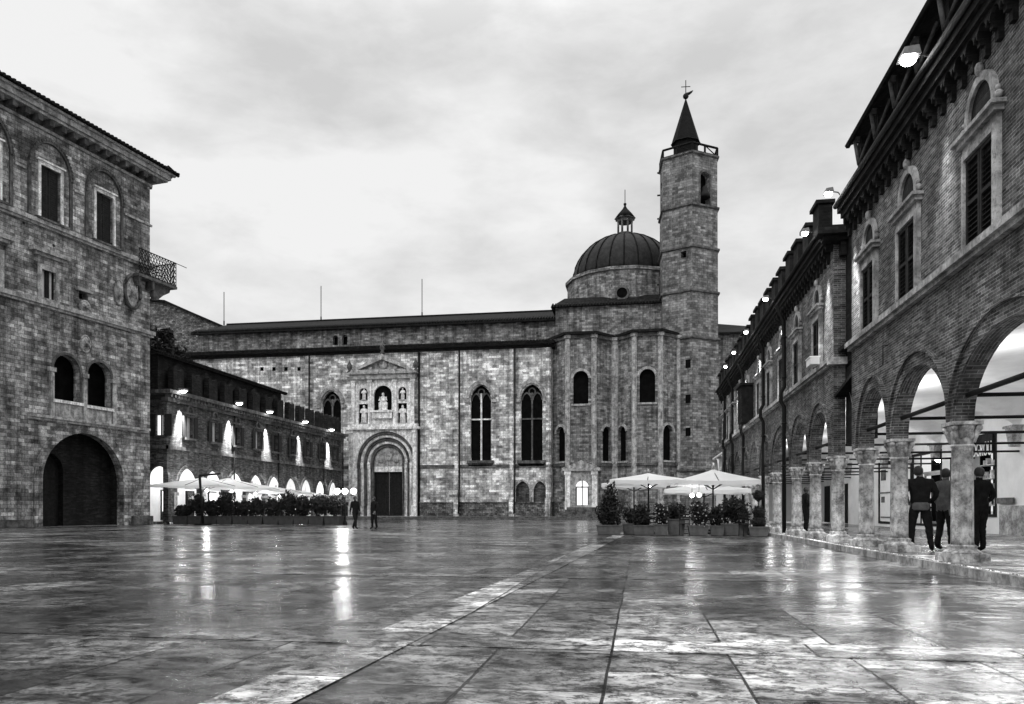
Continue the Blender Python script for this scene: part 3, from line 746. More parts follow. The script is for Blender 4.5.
# right hand choir beyond the tower
XR2 = KN(757, 330, 6)[0]
wl = MB(); zt = KN(740, 334, 6)[1]; wl.box(6, XR2, 6, 18, .3, zt); child(wl, 'choir_wall', M['church_dim'], ch)
rf = MB(); z2 = KN(740, 333, 6)[1]; za = KN(722, 318, 12)[1]; zb = KN(757, 324, 12)[1]
rf.add([(5.5,5.3,z2),(XR2+.4,5.3,z2),(XR2+.1,13,zb),(5.5,13,za),(5.5,20,z2),(XR2+.4,20,z2)], [(0,1,2,3),(3,2,5,4),(1,5,2),(0,3,4),(0,4,5,1)]); rf.box(5.5, XR2+.4, 5.25, 5.45, z2-.2, z2-.003)
child(rf, 'choir_roof', M['tile'], ch)
# polygonal apses
def apse(xa, xb, yb, zt, nm, wins, lows, upz, lowz):
    w = xb-xa; a = w/2.414; k = a*.7071
    P = [(xa, yb), (xa+k, yb-k), (xb-k, yb-k), (xb, yb)]
    root = None
    for i in range(3):
        p0, p1 = Vector(P[i]+(0,)), Vector(P[i+1]+(0,)); d = (p1-p0); ln = d.length; t = d/ln
        Mx = Matrix.Translation(p0) @ Matrix(((t.x, -t.y, 0, 0), (t.y, t.x, 0, 0), (0, 0, 1, 0), (0, 0, 0, 1)))
        hs = []; W = []
        if i in wins: W.append((ln/2, .82, upz[0], upz[1]))
        for (fi, fx, fw) in lows:
            if fi == i: W.append((fx*ln, fw, lowz[0], lowz[1]))
        for c, h, z0, z1 in W: hs.append(opening(c, z0, z1-h, h, h, n=12))
        b = MB(); b.plate(rect(0, ln, .3, zt), hs, 0, .7, M=Mx)
        if root is None: root = child(b, nm, M['church_dim'], ch); par = root
        else: child(b, 'facet', M['church_dim'], root)
        for c, h, z0, z1 in W:
            f = MB(); i_, o_ = jamb(c, z0, z1-h, h, h, .28, n=12); f.ring([(p[0], p[1]) for p in i_[1:-1]], o_[1:-1], -.1, .01, M=Mx)
            f.plate(rect(c-h+.0, c+h, z0, z1-.02), [], .45, .5, M=Mx); f.plate(rect(c-h-.2, c+h+.2, z0-.2, z0-.003), [], -.14, .3, M=Mx)
            f.mi = [0 if True else 0]*len(f.mi); o = child(f, 'apse_window', [M['stone_dim']], root)
            gl = MB(); gl.plate(rect(c-h-.03, c+h+.03, z0, z1), [], .4, .44, M=Mx); child(gl, 'pane', M['dark'], root)
        f = MB(); f.plate(rect(-.05, ln+.05, sz-.14, sz+.14), [], -.16, .0, M=Mx); child(f, 'string_course', M['stone_dark'], root)
        f = MB(); f.plate(rect(-.1, ln+.1, .3, 1.9), [], -.22, .0, M=Mx); child(f, 'plinth', M['rubble'], root)
        f = MB(); f.plate(rect(-.1, ln+.1, zt-.35, zt), [], -.2, 0, M=Mx); child(f, 'eave_band', M['stone_dark'], root)
    for j, p in enumerate(P):
        b = MB(); b.lathe([(.42, .3), (.42, 1.9), (.3, 2.0), (.3, zt-.4), (.42, zt-.35), (.42, zt)], p[0], p[1], 8, False, a0=PI/8); child(b, 'buttress', M['stone_dim'], root)
    b = MB(); cx = (xa+xb)/2
    Q = [(xa-.5, yb+.4), (xa+k-.25, yb-k-.6), (xb-k+.25, yb-k-.6), (xb+.5, yb+.4), (xb+.5, 5.9), (xa-.5, 5.9)]
    v = [(x, y, zt+.003) for x, y in Q]+[(x, y, zt+.28) for x, y in Q]+[(cx-.8, 4.5, zt+1.2), (cx+.8, 4.5, zt+1.2)]
    f = [(i, (i+1) % 6, 6+(i+1) % 6, 6+i) for i in range(6)]+[(6, 7, 12), (7, 8, 13, 12), (8, 9, 13), (9, 10, 13), (10, 11, 12, 13), (11, 6, 12), (5,4,3,2,1,0)]
    b.add(v, f); child(b, 'apse_roof', M['tile'], root)
def KA(px, py): return CF.L(px, py, -.6)
azt = KA(615, 334)[1]
uz = (KA(582, 404)[1], KA(582, 371)[1]); lz = (KA(560, 461)[1], KA(560, 426)[1])
xA0, xA1, xB0, xB1 = K(550)[0], K(613)[0], K(616)[0], K(679)[0]
apse(xA0, xA1, 1.3, azt, 'west_apse', (1,), ((0, .58, .74), (2, .66, .6)), uz, lz)
apse(xB0, xB1, 1.3, azt, 'east_apse', (1,), ((0, .32, .6), (2, .40, .74)), uz, lz)
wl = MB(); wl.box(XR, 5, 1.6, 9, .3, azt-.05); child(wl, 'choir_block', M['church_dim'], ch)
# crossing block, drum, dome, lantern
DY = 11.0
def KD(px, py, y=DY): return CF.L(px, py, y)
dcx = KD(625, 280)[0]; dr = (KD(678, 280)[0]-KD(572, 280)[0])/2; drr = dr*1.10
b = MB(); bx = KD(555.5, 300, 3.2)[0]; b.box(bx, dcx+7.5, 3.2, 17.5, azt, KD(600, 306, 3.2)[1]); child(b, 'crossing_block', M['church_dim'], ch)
b = MB(); zq = KD(600, 306, 3.2)[1]; zd = KD(600, 297, 4.5)[1]
b.add([(bx-.5,2.7,zq),(dcx+7.5,2.7,zq),(dcx+7.5,18,zq),(bx-.5,18,zq),(bx+.9,4.5,zd),(dcx+6.5,4.5,zd),(dcx+6.5,16,zd),(bx+.9,16,zd)], [(0,3,2,1),(0,1,5,4),(1,2,6,5),(2,3,7,6),(3,0,4,7),(4,5,6,7)])
tiled_edge(b, bx-.5, dcx+7.5, 2.68, zq+.06, .12, .9, .34, .5); child(b, 'crossing_roof', M['tile'], ch)
zt = KD(620, 284)[1]; zb = KD(620, 306)[1]; nd = 16
b = MB(); b.lathe([(drr, zb-2), (drr, zt-.4), (drr+.25, zt-.35), (drr+.25, zt)], dcx, DY, 16, False, a0=PI/16); dm = child(b, 'drum', M['church_dim'], ch)
ox, oz = KD(622, 293, DY-drr); b = MB()
b.ring([(ox+.6*math.cos(k*PI/8), oz+.6*math.sin(k*PI/8)) for k in range(17)], [(ox+.85*math.cos(k*PI/8), oz+.85*math.sin(k*PI/8)) for k in range(17)], DY-drr-.15, DY-drr+.3); oc = child(b, 'round_window', M['stone_dark'], dm)
b = MB(); b.plate([(ox+.62*math.cos(k*PI/8), oz+.62*math.sin(k*PI/8)) for k in range(16)], [], DY-drr-.05, DY-drr+.2); child(b, 'pane', M['dark'], dm)
ztop = KD(620, 237)[1]; hgt = ztop-zt
b = MB(); b.lathe([(dr*math.cos(t), zt+.02+hgt*math.sin(t)) for t in [i*PI/2*.98/14 for i in range(15)]], dcx, DY, 48, True); do = child(b, 'dome', M['lead'], ch)
for k in range(24):
    a = 2*PI*k/24; b = MB(); b.tube([(dcx+(dr+.03)*math.cos(t)*math.cos(a), DY+(dr+.03)*math.cos(t)*math.sin(a), zt+.02+(hgt+.03)*math.sin(t)) for t in [i*PI/2*.96/10 for i in range(11)]], .09, 6); child(b, 'dome_rib', M['slate'], do)
lz0 = ztop-.15; lz1 = KD(620, 219)[1]; lz2 = KD(620, 208)[1]; lr = 1.0
b = MB(); b.lathe([(1.25, lz0-.1), (1.25, lz0+.35), (lr, lz0+.4), (lr, lz0+.5)], dcx, DY, 8, False, a0=PI/8)
for k in range(8):
    a = PI/8+k*PI/4; b.tube([(dcx+.88*math.cos(a), DY+.88*math.sin(a), lz0+.45), (dcx+.88*math.cos(a), DY+.88*math.sin(a), lz1-.35)], .13, 6)
b.lathe([(lr, lz1-.5), (1.05, lz1-.2), (1.25, lz1-.1), (1.25, lz1)], dcx, DY, 8, False, a0=PI/8); ln_ = child(b, 'lantern', M['stone_dark'], ch)
b = MB(); b.lathe([(1.3, lz1+.003), (.85, lz1+.6), (.3, lz1+1.2), (.1, lz2+.2), (.18, lz2+.35), (.18, lz2+.5), (.03, lz2+.6)], dcx, DY, 8, True); b.tube([(dcx, DY, lz2), (dcx, DY, KD(620, 190)[1])], .045, 5); child(b, 'lantern_cap', M['slate'], ln_)
# portal -------------------------------------------------------------
p = MB(); pY = -.55
z = lambda py: K(385, py)[1]
zl = z(430); zsp = z(462); ro = K(416.5)[0]-dc; 
root_ = MB()
Ri = (dx1-dx0)/2+.0
# lower block with arched mouth
root_.plate(rect(px0, px1, .3, zl), [opening(dc, .31, zsp, ro, ro, n=28)], pY, 0.0)
root_.box(px0-.25, px1+.3, pY-.35, 0, zl+.003, zl+.28); root_.box(px0-.1, px1+.15, pY-.2, 0, zl+.283, zl+.6)
po = child(root_, 'portal', M['stone'], ch)
rads = [ro, ro*.9, ro*.8, ro*.7, ro*.6, ro*.5]
for i in range(5):
    b = MB(); A = arch(dc, zsp, rads[i]-.003, rads[i]-.003, n=28); B = arch(dc, zsp, rads[i+1], rads[i+1], n=28); y0 = pY+.1+i*.16
    b.ring(B, A, y0, y0+.6); rr = (rads[i]+rads[i+1])/2
    b.tube([(q_[0], y0-.02, q_[1]) for q_ in arch(dc, zsp, rads[i+1]+.09, rads[i+1]+.09, n=28)], .075, 6)
    for s in (-1, 1):
        xa, xb = dc+s*rads[i+1], dc+s*(rads[i]-.003)
        b.box(xa, xb, y0, y0+.6, 1.5, zsp-.003); b.tube([(dc+s*(rads[i+1]+.07), y0-.04, .5), (dc+s*(rads[i+1]+.07), y0-.04, zsp-.4)], .085, 8)
        b.box(xa, xb, y0-.1, y0+.6, .3, 1.497); b.box(xa, xb, y0-.14, y0-.001, zsp-.75, zsp-.1)
    child(b, 'archivolt', M['stone'] if i % 2 else M['stone_dark'], po)  # every other order darker, painting in the shade of the stepped recess
b = MB(); b.plate([(dc-rads[5], zsp-.5)]+arch(dc, zsp, rads[5]-.003, rads[5]-.003, n=20)+[(dc+rads[5], zsp-.5)], [], .35, .5)
for (ex, ez, er) in ((0, .9, .5), (-.9, .55, .38), (.9, .55, .38), (0, 1.6, .25)): b.ball((dc+ex, .33, zsp+ez-.2), er, 12, (1, .35, 1.3))
child(b, 'tympanum', M['stone_dim'], po)
b = MB(); b.box(dc-rads[5]+.002, dc+rads[5]-.002, .3, .6, zsp-1.1, zsp-.503); child(b, 'lintel', M['stone'], po)
b = MB(); b.box(dc-rads[5], dc-.02, .62, .72, .31, zsp-.9); b.box(dc+.02, dc+rads[5], .62, .72, .31, zsp-.9)
for s in (-1, 1):
    for k in range(4): b.box(dc+s*.3, dc+s*(rads[5]-.25), .58, .619, .7+k*1.15, 1.6+k*1.15)
child(b, 'door', M['wood'], po)
for s, xx in ((-1, px0), (1, px1)):
    b = MB(); b.box(xx, xx-s*.42, pY-.16, pY-.0, .3, zl-.4); b.box(xx+s*.06, xx-s*.5, pY-.24, pY-.0, .3, 1.5); b.box(xx+s*.06, xx-s*.5, pY-.24, pY, zl-.397, zl-.003); child(b, 'pilaster', M['stone'], po)
# upper storey: aedicule
uz0 = zl+.603; uz1 = z(380)
ux0, ux1 = K(355)[0], K(414)[0]
nx0, nx1 = K(375)[0], K(393)[0]
S = []
S.append(opening((nx0+nx1)/2, z(412), z(386)-(nx1-nx0)/2, (nx1-nx0)/2, (nx1-nx0)/2, n=14))
sideL = (K(360)[0], K(369.5)[0]); sideR = (K(399)[0], K(408)[0])
for sd in (sideL, sideR):
    S.append(rect(sd[0], sd[1], z(424), z(404))); c = (sd[0]+sd[1])/2; h = (sd[1]-sd[0])/2-.05
    S.append(opening(c, z(400.5), z(388)-h, h, h, n=10))
b = MB(); b.plate(rect(ux0, ux1, uz0, uz1), S, pY+.1, -.0); b.box(ux0-.1, ux1+.1, -.1, -.004, uz0+.2, uz1-.1) if False else None
ae = child(b, 'aedicule', M['stone'], po)
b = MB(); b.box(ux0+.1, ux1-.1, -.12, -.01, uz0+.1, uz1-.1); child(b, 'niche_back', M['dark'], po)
for xx in (ux0, K(371.5)[0], K(396.5)[0], ux1):
    b = MB(); b.box(xx-.2, xx+.2, pY-.1, pY+.099, uz0, uz1-.3); b.box(xx-.28, xx+.28, pY-.16, pY+.099, uz1-.297, uz1-.003); child(b, 'pilaster', M['stone'], ae)
b = MB(); b.box(nx0-.1, nx1+.1, pY-.25, pY+.099, z(419), z(413)); b.box(nx0-.25, nx1+.25, pY-.35, pY+.098, z(413)+.003, z(412)+.1); child(b, 'corbel_shelf', M['stone'], ae)
b = MB(); b.box(ux0-.35, ux1+.35, pY-.3, 0, uz1, uz1+.55); b.box(ux0-.6, ux1+.6, pY-.5, 0, uz1+.553, uz1+.75)
eb = uz1+.753; ap = z(355); xa, xb = ux0-.5, ux1+.5; xm = (xa+xb)/2
b.plate([(xa, eb), (xm, ap), (xb, eb)], [[(xa+1.1, eb+.3), (xm, ap-.65), (xb-1.1, eb+.3)]], pY-.4, 0)
b.plate([(xa+1.0, eb+.2), (xm, ap-.5), (xb-1.0, eb+.2)], [], pY+.2, -.02)
b.ball((xm, pY+.15, eb+1.0), .55, 14, (1, .4, 1.2)); b.ball((xm-1.5, pY+.15, eb+.5), .3, 10); b.ball((xm+1.5, pY+.15, eb+.5), .3, 10)
child(b, 'pediment', M['stone_dim'], po)
for xx, zz in ((xa+.1, eb), (xb-.1, eb), (xm, ap)):
    b = MB(); b.lathe([(.28, zz), (.3, zz+.15), (.12, zz+.3), (.34, zz+.65), (.3, zz+.9), (.1, zz+1.25), (.03, zz+1.5)], xx, pY-.1, 10); child(b, 'finial', M['stone_dark'], po)

def statue(label, px, py, h, seated=False, loc_y=-.35):
    x, zz = K(px, py); t = thing('statue', label, 'statue', (x, 84+pY+.25, zz))
    b = MB()
    if seated: b.lathe([(.55*h/1.6, 0), (.5, .25), (.55, .45*h), (.42, .5*h), (.3, .62*h), (.24, .78*h), (.11, .83*h)], n=14, M=Matrix.Diagonal((1, .6, 1, 1)))
    else: b.lathe([(.3*h/1.6, 0), (.26*h/1.6, .3*h), (.24*h/1.6, .5*h), (.28*h/1.6, .66*h), (.25*h/1.6, .78*h), (.08, .83*h)], n=14, M=Matrix.Diagonal((1, .7, 1, 1)))
    b.ball((0, 0, .9*h), .105*h*.8, 12, (.85, .95, 1.2))
    k = h/1.6
    for s in (-1, 1): b.tube([(s*.24*k, 0, .76*h), (s*.34*k, -.05, .58*h), (s*.12*k, -.22, .55*h)], [.085*k, .08*k, .05*k], 8)
    for a in range(7): b.tube([(.26*k*math.cos(a), .18*k*math.sin(a), .02), (.2*k*math.cos(a+.3), .14*k*math.sin(a+.3), .6*h)], .035*k, 5)
    if seated:
        b.ball((.18, -.28, .55*h), .15, 8, (1, 1, 1.6)); b.ball((.18, -.3, .55*h+.28), .1, 8)
    child(b, 'figure', M['stone'], t)
    b = MB(); b.box(-.35*k, .35*k, -.22, .16, -.12, -.002); child(b, 'base', M['stone_dim'], t)
statue('seated stone figure holding a child in the central arched niche of the portal', 384, 411.5, 2.1, True)
statue('standing robed stone figure in the dark rectangular niche left of the central one', 365, 423, 2.0)
statue('standing robed stone figure in the dark rectangular niche right of the central one', 403.5, 423, 2.0)
statue('small stone half figure in the rounded niche above the left standing statue', 365, 400, 1.3)
statue('small stone half figure in the rounded niche above the right standing statue', 403.5, 400, 1.3)
# small side door of the apse with a lit arched window above its counter
b = MB(); ex0, ex1 = K(564)[0], K(598)[0]; ec_ = (ex0+ex1)/2; ey = -1.9
def KE(px, py): return CF.L(px, py, ey)
x0, x1 = KE(564)[0] if False else CF.x(565, ey), CF.x(597.5, ey); cx_ = (x0+x1)/2
zt_ = KE(582, 471)[1]; aw = (CF.x(588.5, ey)-CF.x(575.5, ey))/2; az0, az1 = KE(582, 505)[1], KE(582, 480.5)[1]
ac = CF.x(582, ey)
b.plate(rect(x0, x1, .3, zt_), [opening(ac, az0, az1-aw, aw, aw, n=14)], ey, .0)
b.box(x0-.3, x1+.3, ey-.3, 0, zt_+.003, zt_+.3)
b.plate([(x0-.3, zt_+.3), (x0+1.3, zt_+.95), (cx_, zt_+1.15), (x1-1.3, zt_+.95), (x1+.3, zt_+.3)], [], ey-.2, 0)
sp_ = child(b, 'side_porch', M['stone_dim'], ch)
for xx in (x0+.3, x1-.3): b = MB(); b.box(xx-.28, xx+.28, ey-.18, ey, .3, zt_-.4); b.box(xx-.36, xx+.36, ey-.24, ey, zt_-.397, zt_-.003); child(b, 'pilaster', M['stone'], sp_)
b = MB(); b.box(ac-aw-.1, ac+aw+.1, ey+.42, ey+.5, az0-.1, az1+.1); child(b, 'lit_pane', M['windowglow'], sp_)
b = MB(); b.box(ac-.05, ac+.05, ey+.3, ey+.41, az0, az1); b.box(ac-aw, ac-.051, ey+.3, ey+.41, az1-aw-.05, az1-aw+.06); b.box(ac+.051, ac+aw, ey+.3, ey+.41, az1-aw-.05, az1-aw+.06); b.box(ac-aw, ac-aw+.12, ey+.3, ey+.41, az0, az1-aw-.06); b.box(ac+aw-.12, ac+aw, ey+.3, ey+.41, az0, az1-aw-.06); child(b, 'window_frame', M['wood'], sp_)
b = MB()
for k in range(4): b.box(ac-1.6-k*.15, ac+1.6+k*.15, ey-.4-.35*k, ey-.02-.35*k+(0 if k == 0 else .0), .3, 1.3-.25*k)
child(b, 'steps', M['stone_dark'], sp_)
for px, y1, y2 in ((224, 292, 326), (321, 286, 323), (422, 279, 318)):
    b = MB(); x = KN(px, 320, ry)[0]; z1 = KN(px, y1, ry)[1]; b.tube([(x, ry, rz-.1), (x, ry, z1)], .055, 5); b.tube([(x, ry, rz), (x, ry, rz+.6)], .1, 5); child(b, 'lightning_rod', M['iron'], ch)

# ------------------------------------------------------------------ hexagonal bell tower
TY = 88.0; TF = Fr(0, TY-3.1, 0)
tcx = (TF.x(661.5)+TF.x(718.5))/2; ra = (TF.x(718.5)-TF.x(661.5))/2/.866*.985
bt_ = thing('bell_tower', 'tall hexagonal stone bell tower with dark pointed spire and weathervane', 'tower', (tcx, TY, 0), R(4))
tz_ = lambda py: TF.z(690, py)
A0 = -PI/2
def hexo(r): return [(r*math.cos(A0+k*PI/3), r*math.sin(A0+k*PI/3)) for k in range(6)]
levels = [(.3, tz_(470), 1.05), (tz_(470), tz_(337), 1.03), (tz_(337), tz_(290), 1.015), (tz_(290), tz_(246), 1.01), (tz_(246), tz_(204), 1.0), (tz_(204), tz_(152), .99)]
for i, (z0, z1, s) in enumerate(levels):
    P = hexo(ra*s)
    b = MB()
    for k in range(6):
        p0, p1 = Vector(P[k]+(0,)), Vector(P[(k+1) % 6]+(0,)); d = p1-p0; ln = d.length; t = d/ln
        Mx = Matrix.Translation(p0) @ Matrix(((t.x, -t.y, 0, 0), (t.y, t.x, 0, 0), (0, 0, 1, 0), (0, 0, 0, 1)))
        hs = []
        if i == 5 and k != 5: hs = [opening(ln*.5, tz_(203), tz_(170)-.62, .62, .62, n=12)]
        if i == 3 and k == 5: hs = [rect(ln*.62, ln*.8, tz_(257), tz_(250.5))]
        b.plate(rect(0, ln, z0, z1), hs, 0, .7, M=Mx)
        if i == 5 and k == 0:
            f = MB(); i_, o_ = jamb(ln*.5, tz_(203), tz_(170)-.62, .62, .62, .22, n=12); f.ring(i_, o_, -.06, .01, M=Mx); child(f, 'bell_opening', M['stone_dark'], bt_)
        if k == 5 and i == 1:
            f = MB()
            for py in (364, 399, 432): zz = tz_(py); f.plate(rect(ln*.78, ln*.94, zz-.45, zz+.45), [], -.02, .02, M=Mx)
            child(f, 'slit_windows', M['dark'], bt_)
        if k == 5 and i == 0: f = MB(); zz = tz_(486); f.plate(rect(ln*.82, ln*1.0, zz-.6, zz+.6), [], -.02, .02, M=Mx); child(f, 'low_window', M['dark'], bt_)
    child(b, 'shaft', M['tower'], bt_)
    b = MB(); b.lathe([(ra*s+.02, z1-.25), (ra*s+.22, z1-.15), (ra*s+.22, z1+.02), (ra*s, z1+.12)], 0, 0, 6, False, a0=A0); child(b, 'string_course', M['stone_dark'], bt_)
b = MB(); b.lathe([(ra-.9, .3), (ra-.9, tz_(170))], 0, 0, 6, False, a0=A0)
zf = tz_(153); b.lathe([(ra*.98, zf-.4), (ra*.98, zf-.05)], 0, 0, 6, False, a0=A0); child(b, 'inner_core', M['dark'], bt_)
b = MB(); b.lathe([(.62, tz_(196)), (.6, tz_(193)), (.35, tz_(189)), (.3, tz_(186)), (.1, tz_(184))], ra*.42, -ra*.72, 12); child(b, 'bell', M['iron'], bt_)
b = MB(); P = hexo(ra*.99); zr0, zr1 = zf+.0, tz_(143.5)
for k in range(6):
    p0, p1 = Vector(P[k]), Vector(P[(k+1) % 6])
    for t in (0, .5):
        q_ = p0.lerp(p1, t); b.box(q_.x-.1, q_.x+.1, q_.y-.1, q_.y+.1, zr0, zr1)
    b.tube([(p0.x, p0.y, zr1), (p1.x, p1.y, zr1)], .12, 6, False); b.tube([(p0.x, p0.y, zr0+.1), (p1.x, p1.y, zr0+.1)], .17, 6, False)
    q_ = p0.lerp(p1, .5); b.tube([(q_.x, q_.y, zr1), (p1.x*.98+q_.x*.02, p1.y, zr0+.1)], .06, 5)
child(b, 'balustrade', M['slate'], bt_)
TS = Fr(0, TY, 0); tz_ = lambda py: TS.z(690, py)
b = MB(); sr = ra*.44; zs0 = tz_(144); zs1 = tz_(99)
b.lathe([(sr*.9, zf), (sr*.9, zs0)], -.25, 0, 8, False); b.lathe([(sr*1.12, zs0), (sr*1.05, zs0+.1), (.06, zs1)], -.25, 0, 8, False); child(b, 'spire', M['slate'], bt_)
b = MB(); zb_ = tz_(96); b.ball((-.25, 0, zb_), .32, 12); zc = tz_(80); b.tube([(-.25,0,zs1-.3), (-.25,0,zc)], .05, 6); zx = tz_(86.5); b.tube([(-.75,0,zx), (.25,0,zx)], .045, 5)
b.tube([(-.25,0,tz_(93)), (.1,0,tz_(93.5)), (.35,0,tz_(92)), (.55,0,tz_(90.5))], [.05,.16,.12,.03], 6); child(b, 'weathervane', M['iron'], bt_)
for py in (165, 188, 212): b = MB(); P = hexo(ra); b.tube([(P[4][0]*.98, P[4][1]*.98, tz_(py)), (P[4][0]*1.1, P[4][1]*1.0, tz_(py))], .1, 5); child(b, 'anchor_bolt', M['iron'], bt_)
# ------------------------------------------------------------------ right hand brick buildings over the arcade (local x = -Y)
RF = Fr(5.1, 0, -90)
def rx(Y): return -Y
def make_column(h=2.30, r=.168):
    b_, s_, c_ = colmesh(h, r, .31)
    return [('column_base', b_), ('column', s_), ('capital', c_)]
colm = {}
for nm, mb in make_column(): colm[nm] = mb.mesh(nm, M['column'])
def column(parent, x, y=.16):
    o = bpy.data.objects.new('column', colm['column']); C.objects.link(o); o.parent = parent; o.location = (x, y, .15); o.rotation_euler = (0, 0, random.choice((0, PI/2, PI)))
    for nm in ('column_base', 'capital'):
        p = bpy.data.objects.new(nm, colm[nm]); C.objects.link(p); p.parent = o
    return o
SP = 2.45
def arcwindow(parent, x, w, z0=5.06, z1=6.47):
    h = w/2
    f = MB(); f.plate(rect(x-h-.1, x+h+.1, z0, z1+.22), [rect(x-h, x+h, z0+.001, z1)], -.07, .0)
    f.plate(rect(x-h-.07, x+h+.07, z0+.0, z1+.1), [rect(x-h+.0, x+h-.0, z0+.002, z1-.0)], -.1, -.071)
    wn = child(f, 'window', M['stone_dim'], parent)
    f = MB(); f.box(x-h-.24, x+h+.24, -.2, 0, z1+.3, z1+.36); f.box(x-h-.18, x+h+.18, -.14, 0, z1+.223, z1+.297); child(f, 'hood', M['stone_dim'], wn)
    f = MB(); zs = z1+.383; rr = h*.82; i_, o_ = jamb(x, zs, zs+.12, rr, rr*1.12, .13, n=16); f.ring(i_, o_, -.07, .0)
    for s in (-1, 1):
        f.ball((x+s*(rr+.19), -.04, zs+.1), .06, 8); f.ball((x+s*(rr+.17), -.04, zs+.2), .045, 8)
    f.ball((x, -.06, zs+.12+rr*1.12+.2), .07, 8, (1, 1, 1.6)); lu = child(f, 'lunette', M['stone_dim'], wn)
    f = MB(); f.plate([(x-rr, zs+.01)]+arch(x, zs+.12, rr, rr*1.12)+[(x+rr, zs+.01)], [], -.02, -.004); child(f, 'lunette_panel', M['brick_dark'], wn)
    for s in (-1, 1):
        sh = MB(); xa, xb = sorted((x+s*.012, x+s*(h-.01))); 
        sh.box(xa, xa+.05, -.06, .0, z0+.01, z1-.01); sh.box(xb-.05, xb, -.06, .0, z0+.01, z1-.01); sh.box(xa+.051, xb-.051, -.06, .0, z1-.07, z1-.01); sh.box(xa+.051, xb-.051, -.06, .0, z0+.01, z0+.08); sh.box(xa+.051, xb-.051, -.06, .0, (z0+z1)/2-.03, (z0+z1)/2+.03)
        sh.box(xa+.051, xb-.051, .001, .02, z0+.01, z1-.01)
        n_ = 15
        for k in range(n_):
            zz = z0+.09+(z1-z0-.2)*k/n_
            sh.add([(xa+.05,-.055,zz),(xb-.05,-.055,zz),(xb-.05,-.01,zz+.052),(xa+.05,-.01,zz+.052)], [(0,1,2,3)])
        child(sh, 'shutter', M['shut'], wn)
def facade(bd, y0, y1, cols, wins, ztop, wall, arc_top=3.68, winw=.98):
    xa, xb = -y1, -y0
    holes = []; A = []
    cc = sorted(cols)
    for a, b_ in zip(cc[:-1], cc[1:]):
        c = -(a+b_)/2; h = (b_-a)/2-.12; holes.append(opening(c, .15, SP, h, arc_top-SP, n=24)); A.append((c, h))
    # below the springing everything is open: cut down to the walkway
    for (c, ww) in wins: holes.append(rect(c-ww/2, c+ww/2, 5.062, 6.47))
    # wall sheet starts at springing level
    outer = [(xa, SP), (xa, ztop), (xb, ztop), (xb, SP)]
    hs = []
    pts = []
    # build bottom edge with arches cut in from below
    edge = [(xb, SP)]
    for c, h in sorted(A, reverse=True):
        ar = arch(c, SP+.002, h, arc_top-SP, n=24)
        edge += list(reversed(ar))
    poly = [(xa, SP), (xa, ztop), (xb, ztop)]+edge
    wl = MB(); wl.plate(poly, [rect(c-ww/2, c+ww/2, 5.062, 6.47) for c, ww in wins], 0, .30)
    child(wl, 'facade', wall, bd)
    for c, h in A:
        r_ = MB(); i_ = arch(c, SP+.003, h, arc_top-SP, n=28); o_ = arch(c, SP+.003, h+.11, arc_top-SP+.24, n=28)
        # individual voussoirs
        for k in range(28):
            p, q2, s2, t2 = i_[k], i_[k+1], o_[k+1], o_[k]
            e = .0025
            r_.add([(p[0],-.035,p[1]),(q2[0],-.035,q2[1]),(s2[0],-.035,s2[1]),(t2[0],-.035,t2[1]),(p[0],.002,p[1]),(q2[0],.002,q2[1]),(s2[0],.002,s2[1]),(t2[0],.002,t2[1])], [(0,3,2,1),(4,5,6,7),(0,1,5,4),(2,3,7,6)])
        ar = child(r_, 'arch', wall, bd)
        r_ = MB(); o2 = arch(c, SP+.003, h+.118, arc_top-SP+.29, n=28); r_.ring(arch(c, SP+.003, h+.111, arc_top-SP+.242, n=28), o2, -.09, .0); child(r_, 'hood_mould', wall, ar)
        t = MB(); t.tube([(c-h-.05, .16, SP+.42), (c+h+.05, .16, SP+.42)], .045, 8); child(t, 'tie_rod', M['iron'], bd)
    for c, ww in wins: arcwindow(bd, c, ww)
    s_ = MB(); s_.box(xa, xb, -.17, 0, 4.94, 5.055); s_.box(xa, xb, -.10, 0, 4.87, 4.937); child(s_, 'string_course', M['stone_dim'], bd)
    # corbel table: little pointed arches on brackets under a heavy cornice
    cb = MB(); n = round((xb-xa)/.42); st = (xb-xa)/n
    for k in range(n):
        c = xa+(k+.5)*st
        cb.plate([(xa+k*st, 7.72+.3), (xa+k*st, 8.12), (xa+(k+1)*st, 8.12), (xa+(k+1)*st, 7.72+.3)]+[(p[0], p[1]) for p in reversed(arch(c, 7.92, st*.36, .16, 'round', 8))], [], -.2, .0)
        cb.plate([(xa+k*st-.055, 7.70), (xa+k*st-.055, 8.0), (xa+k*st+.055, 8.0), (xa+k*st+.055, 7.70)], [], -.08, .0)
        cb.plate([(xa+k*st-.05, 7.86), (xa+k*st-.05, 8.018), (xa+k*st+.05, 8.018), (xa+k*st+.05, 7.86)], [], -.15, -.081)
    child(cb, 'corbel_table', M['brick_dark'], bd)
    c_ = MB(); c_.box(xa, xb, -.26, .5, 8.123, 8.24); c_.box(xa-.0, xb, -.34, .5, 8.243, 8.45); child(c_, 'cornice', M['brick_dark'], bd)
    c_ = MB(); c_.tube([(xa, -.38, 8.42), (xb, -.38, 8.42)], .06, 8); child(c_, 'gutter', M['iron'], bd)
    return A
b1 = thing('brick_building', 'near brown brick building with white framed shuttered windows over round arches, at the right', 'building', (5.1, 0, 0), R(-90))
cols1 = [-5.6, -1.7, 2.2, 6.1, 9.9, 13.82, 16.97, 19.3]
E1 = 19.95
wins1 = [(-12.62, 1.0), (-15.83, .98), (-18.35, .9), (-9.3, 1.0), (-5.9, 1.0), (-2.5, 1.0)]
facade(b1, -6, E1, cols1, wins1, 8.1, M['brick'])
for c in cols1: column(b1, -c)
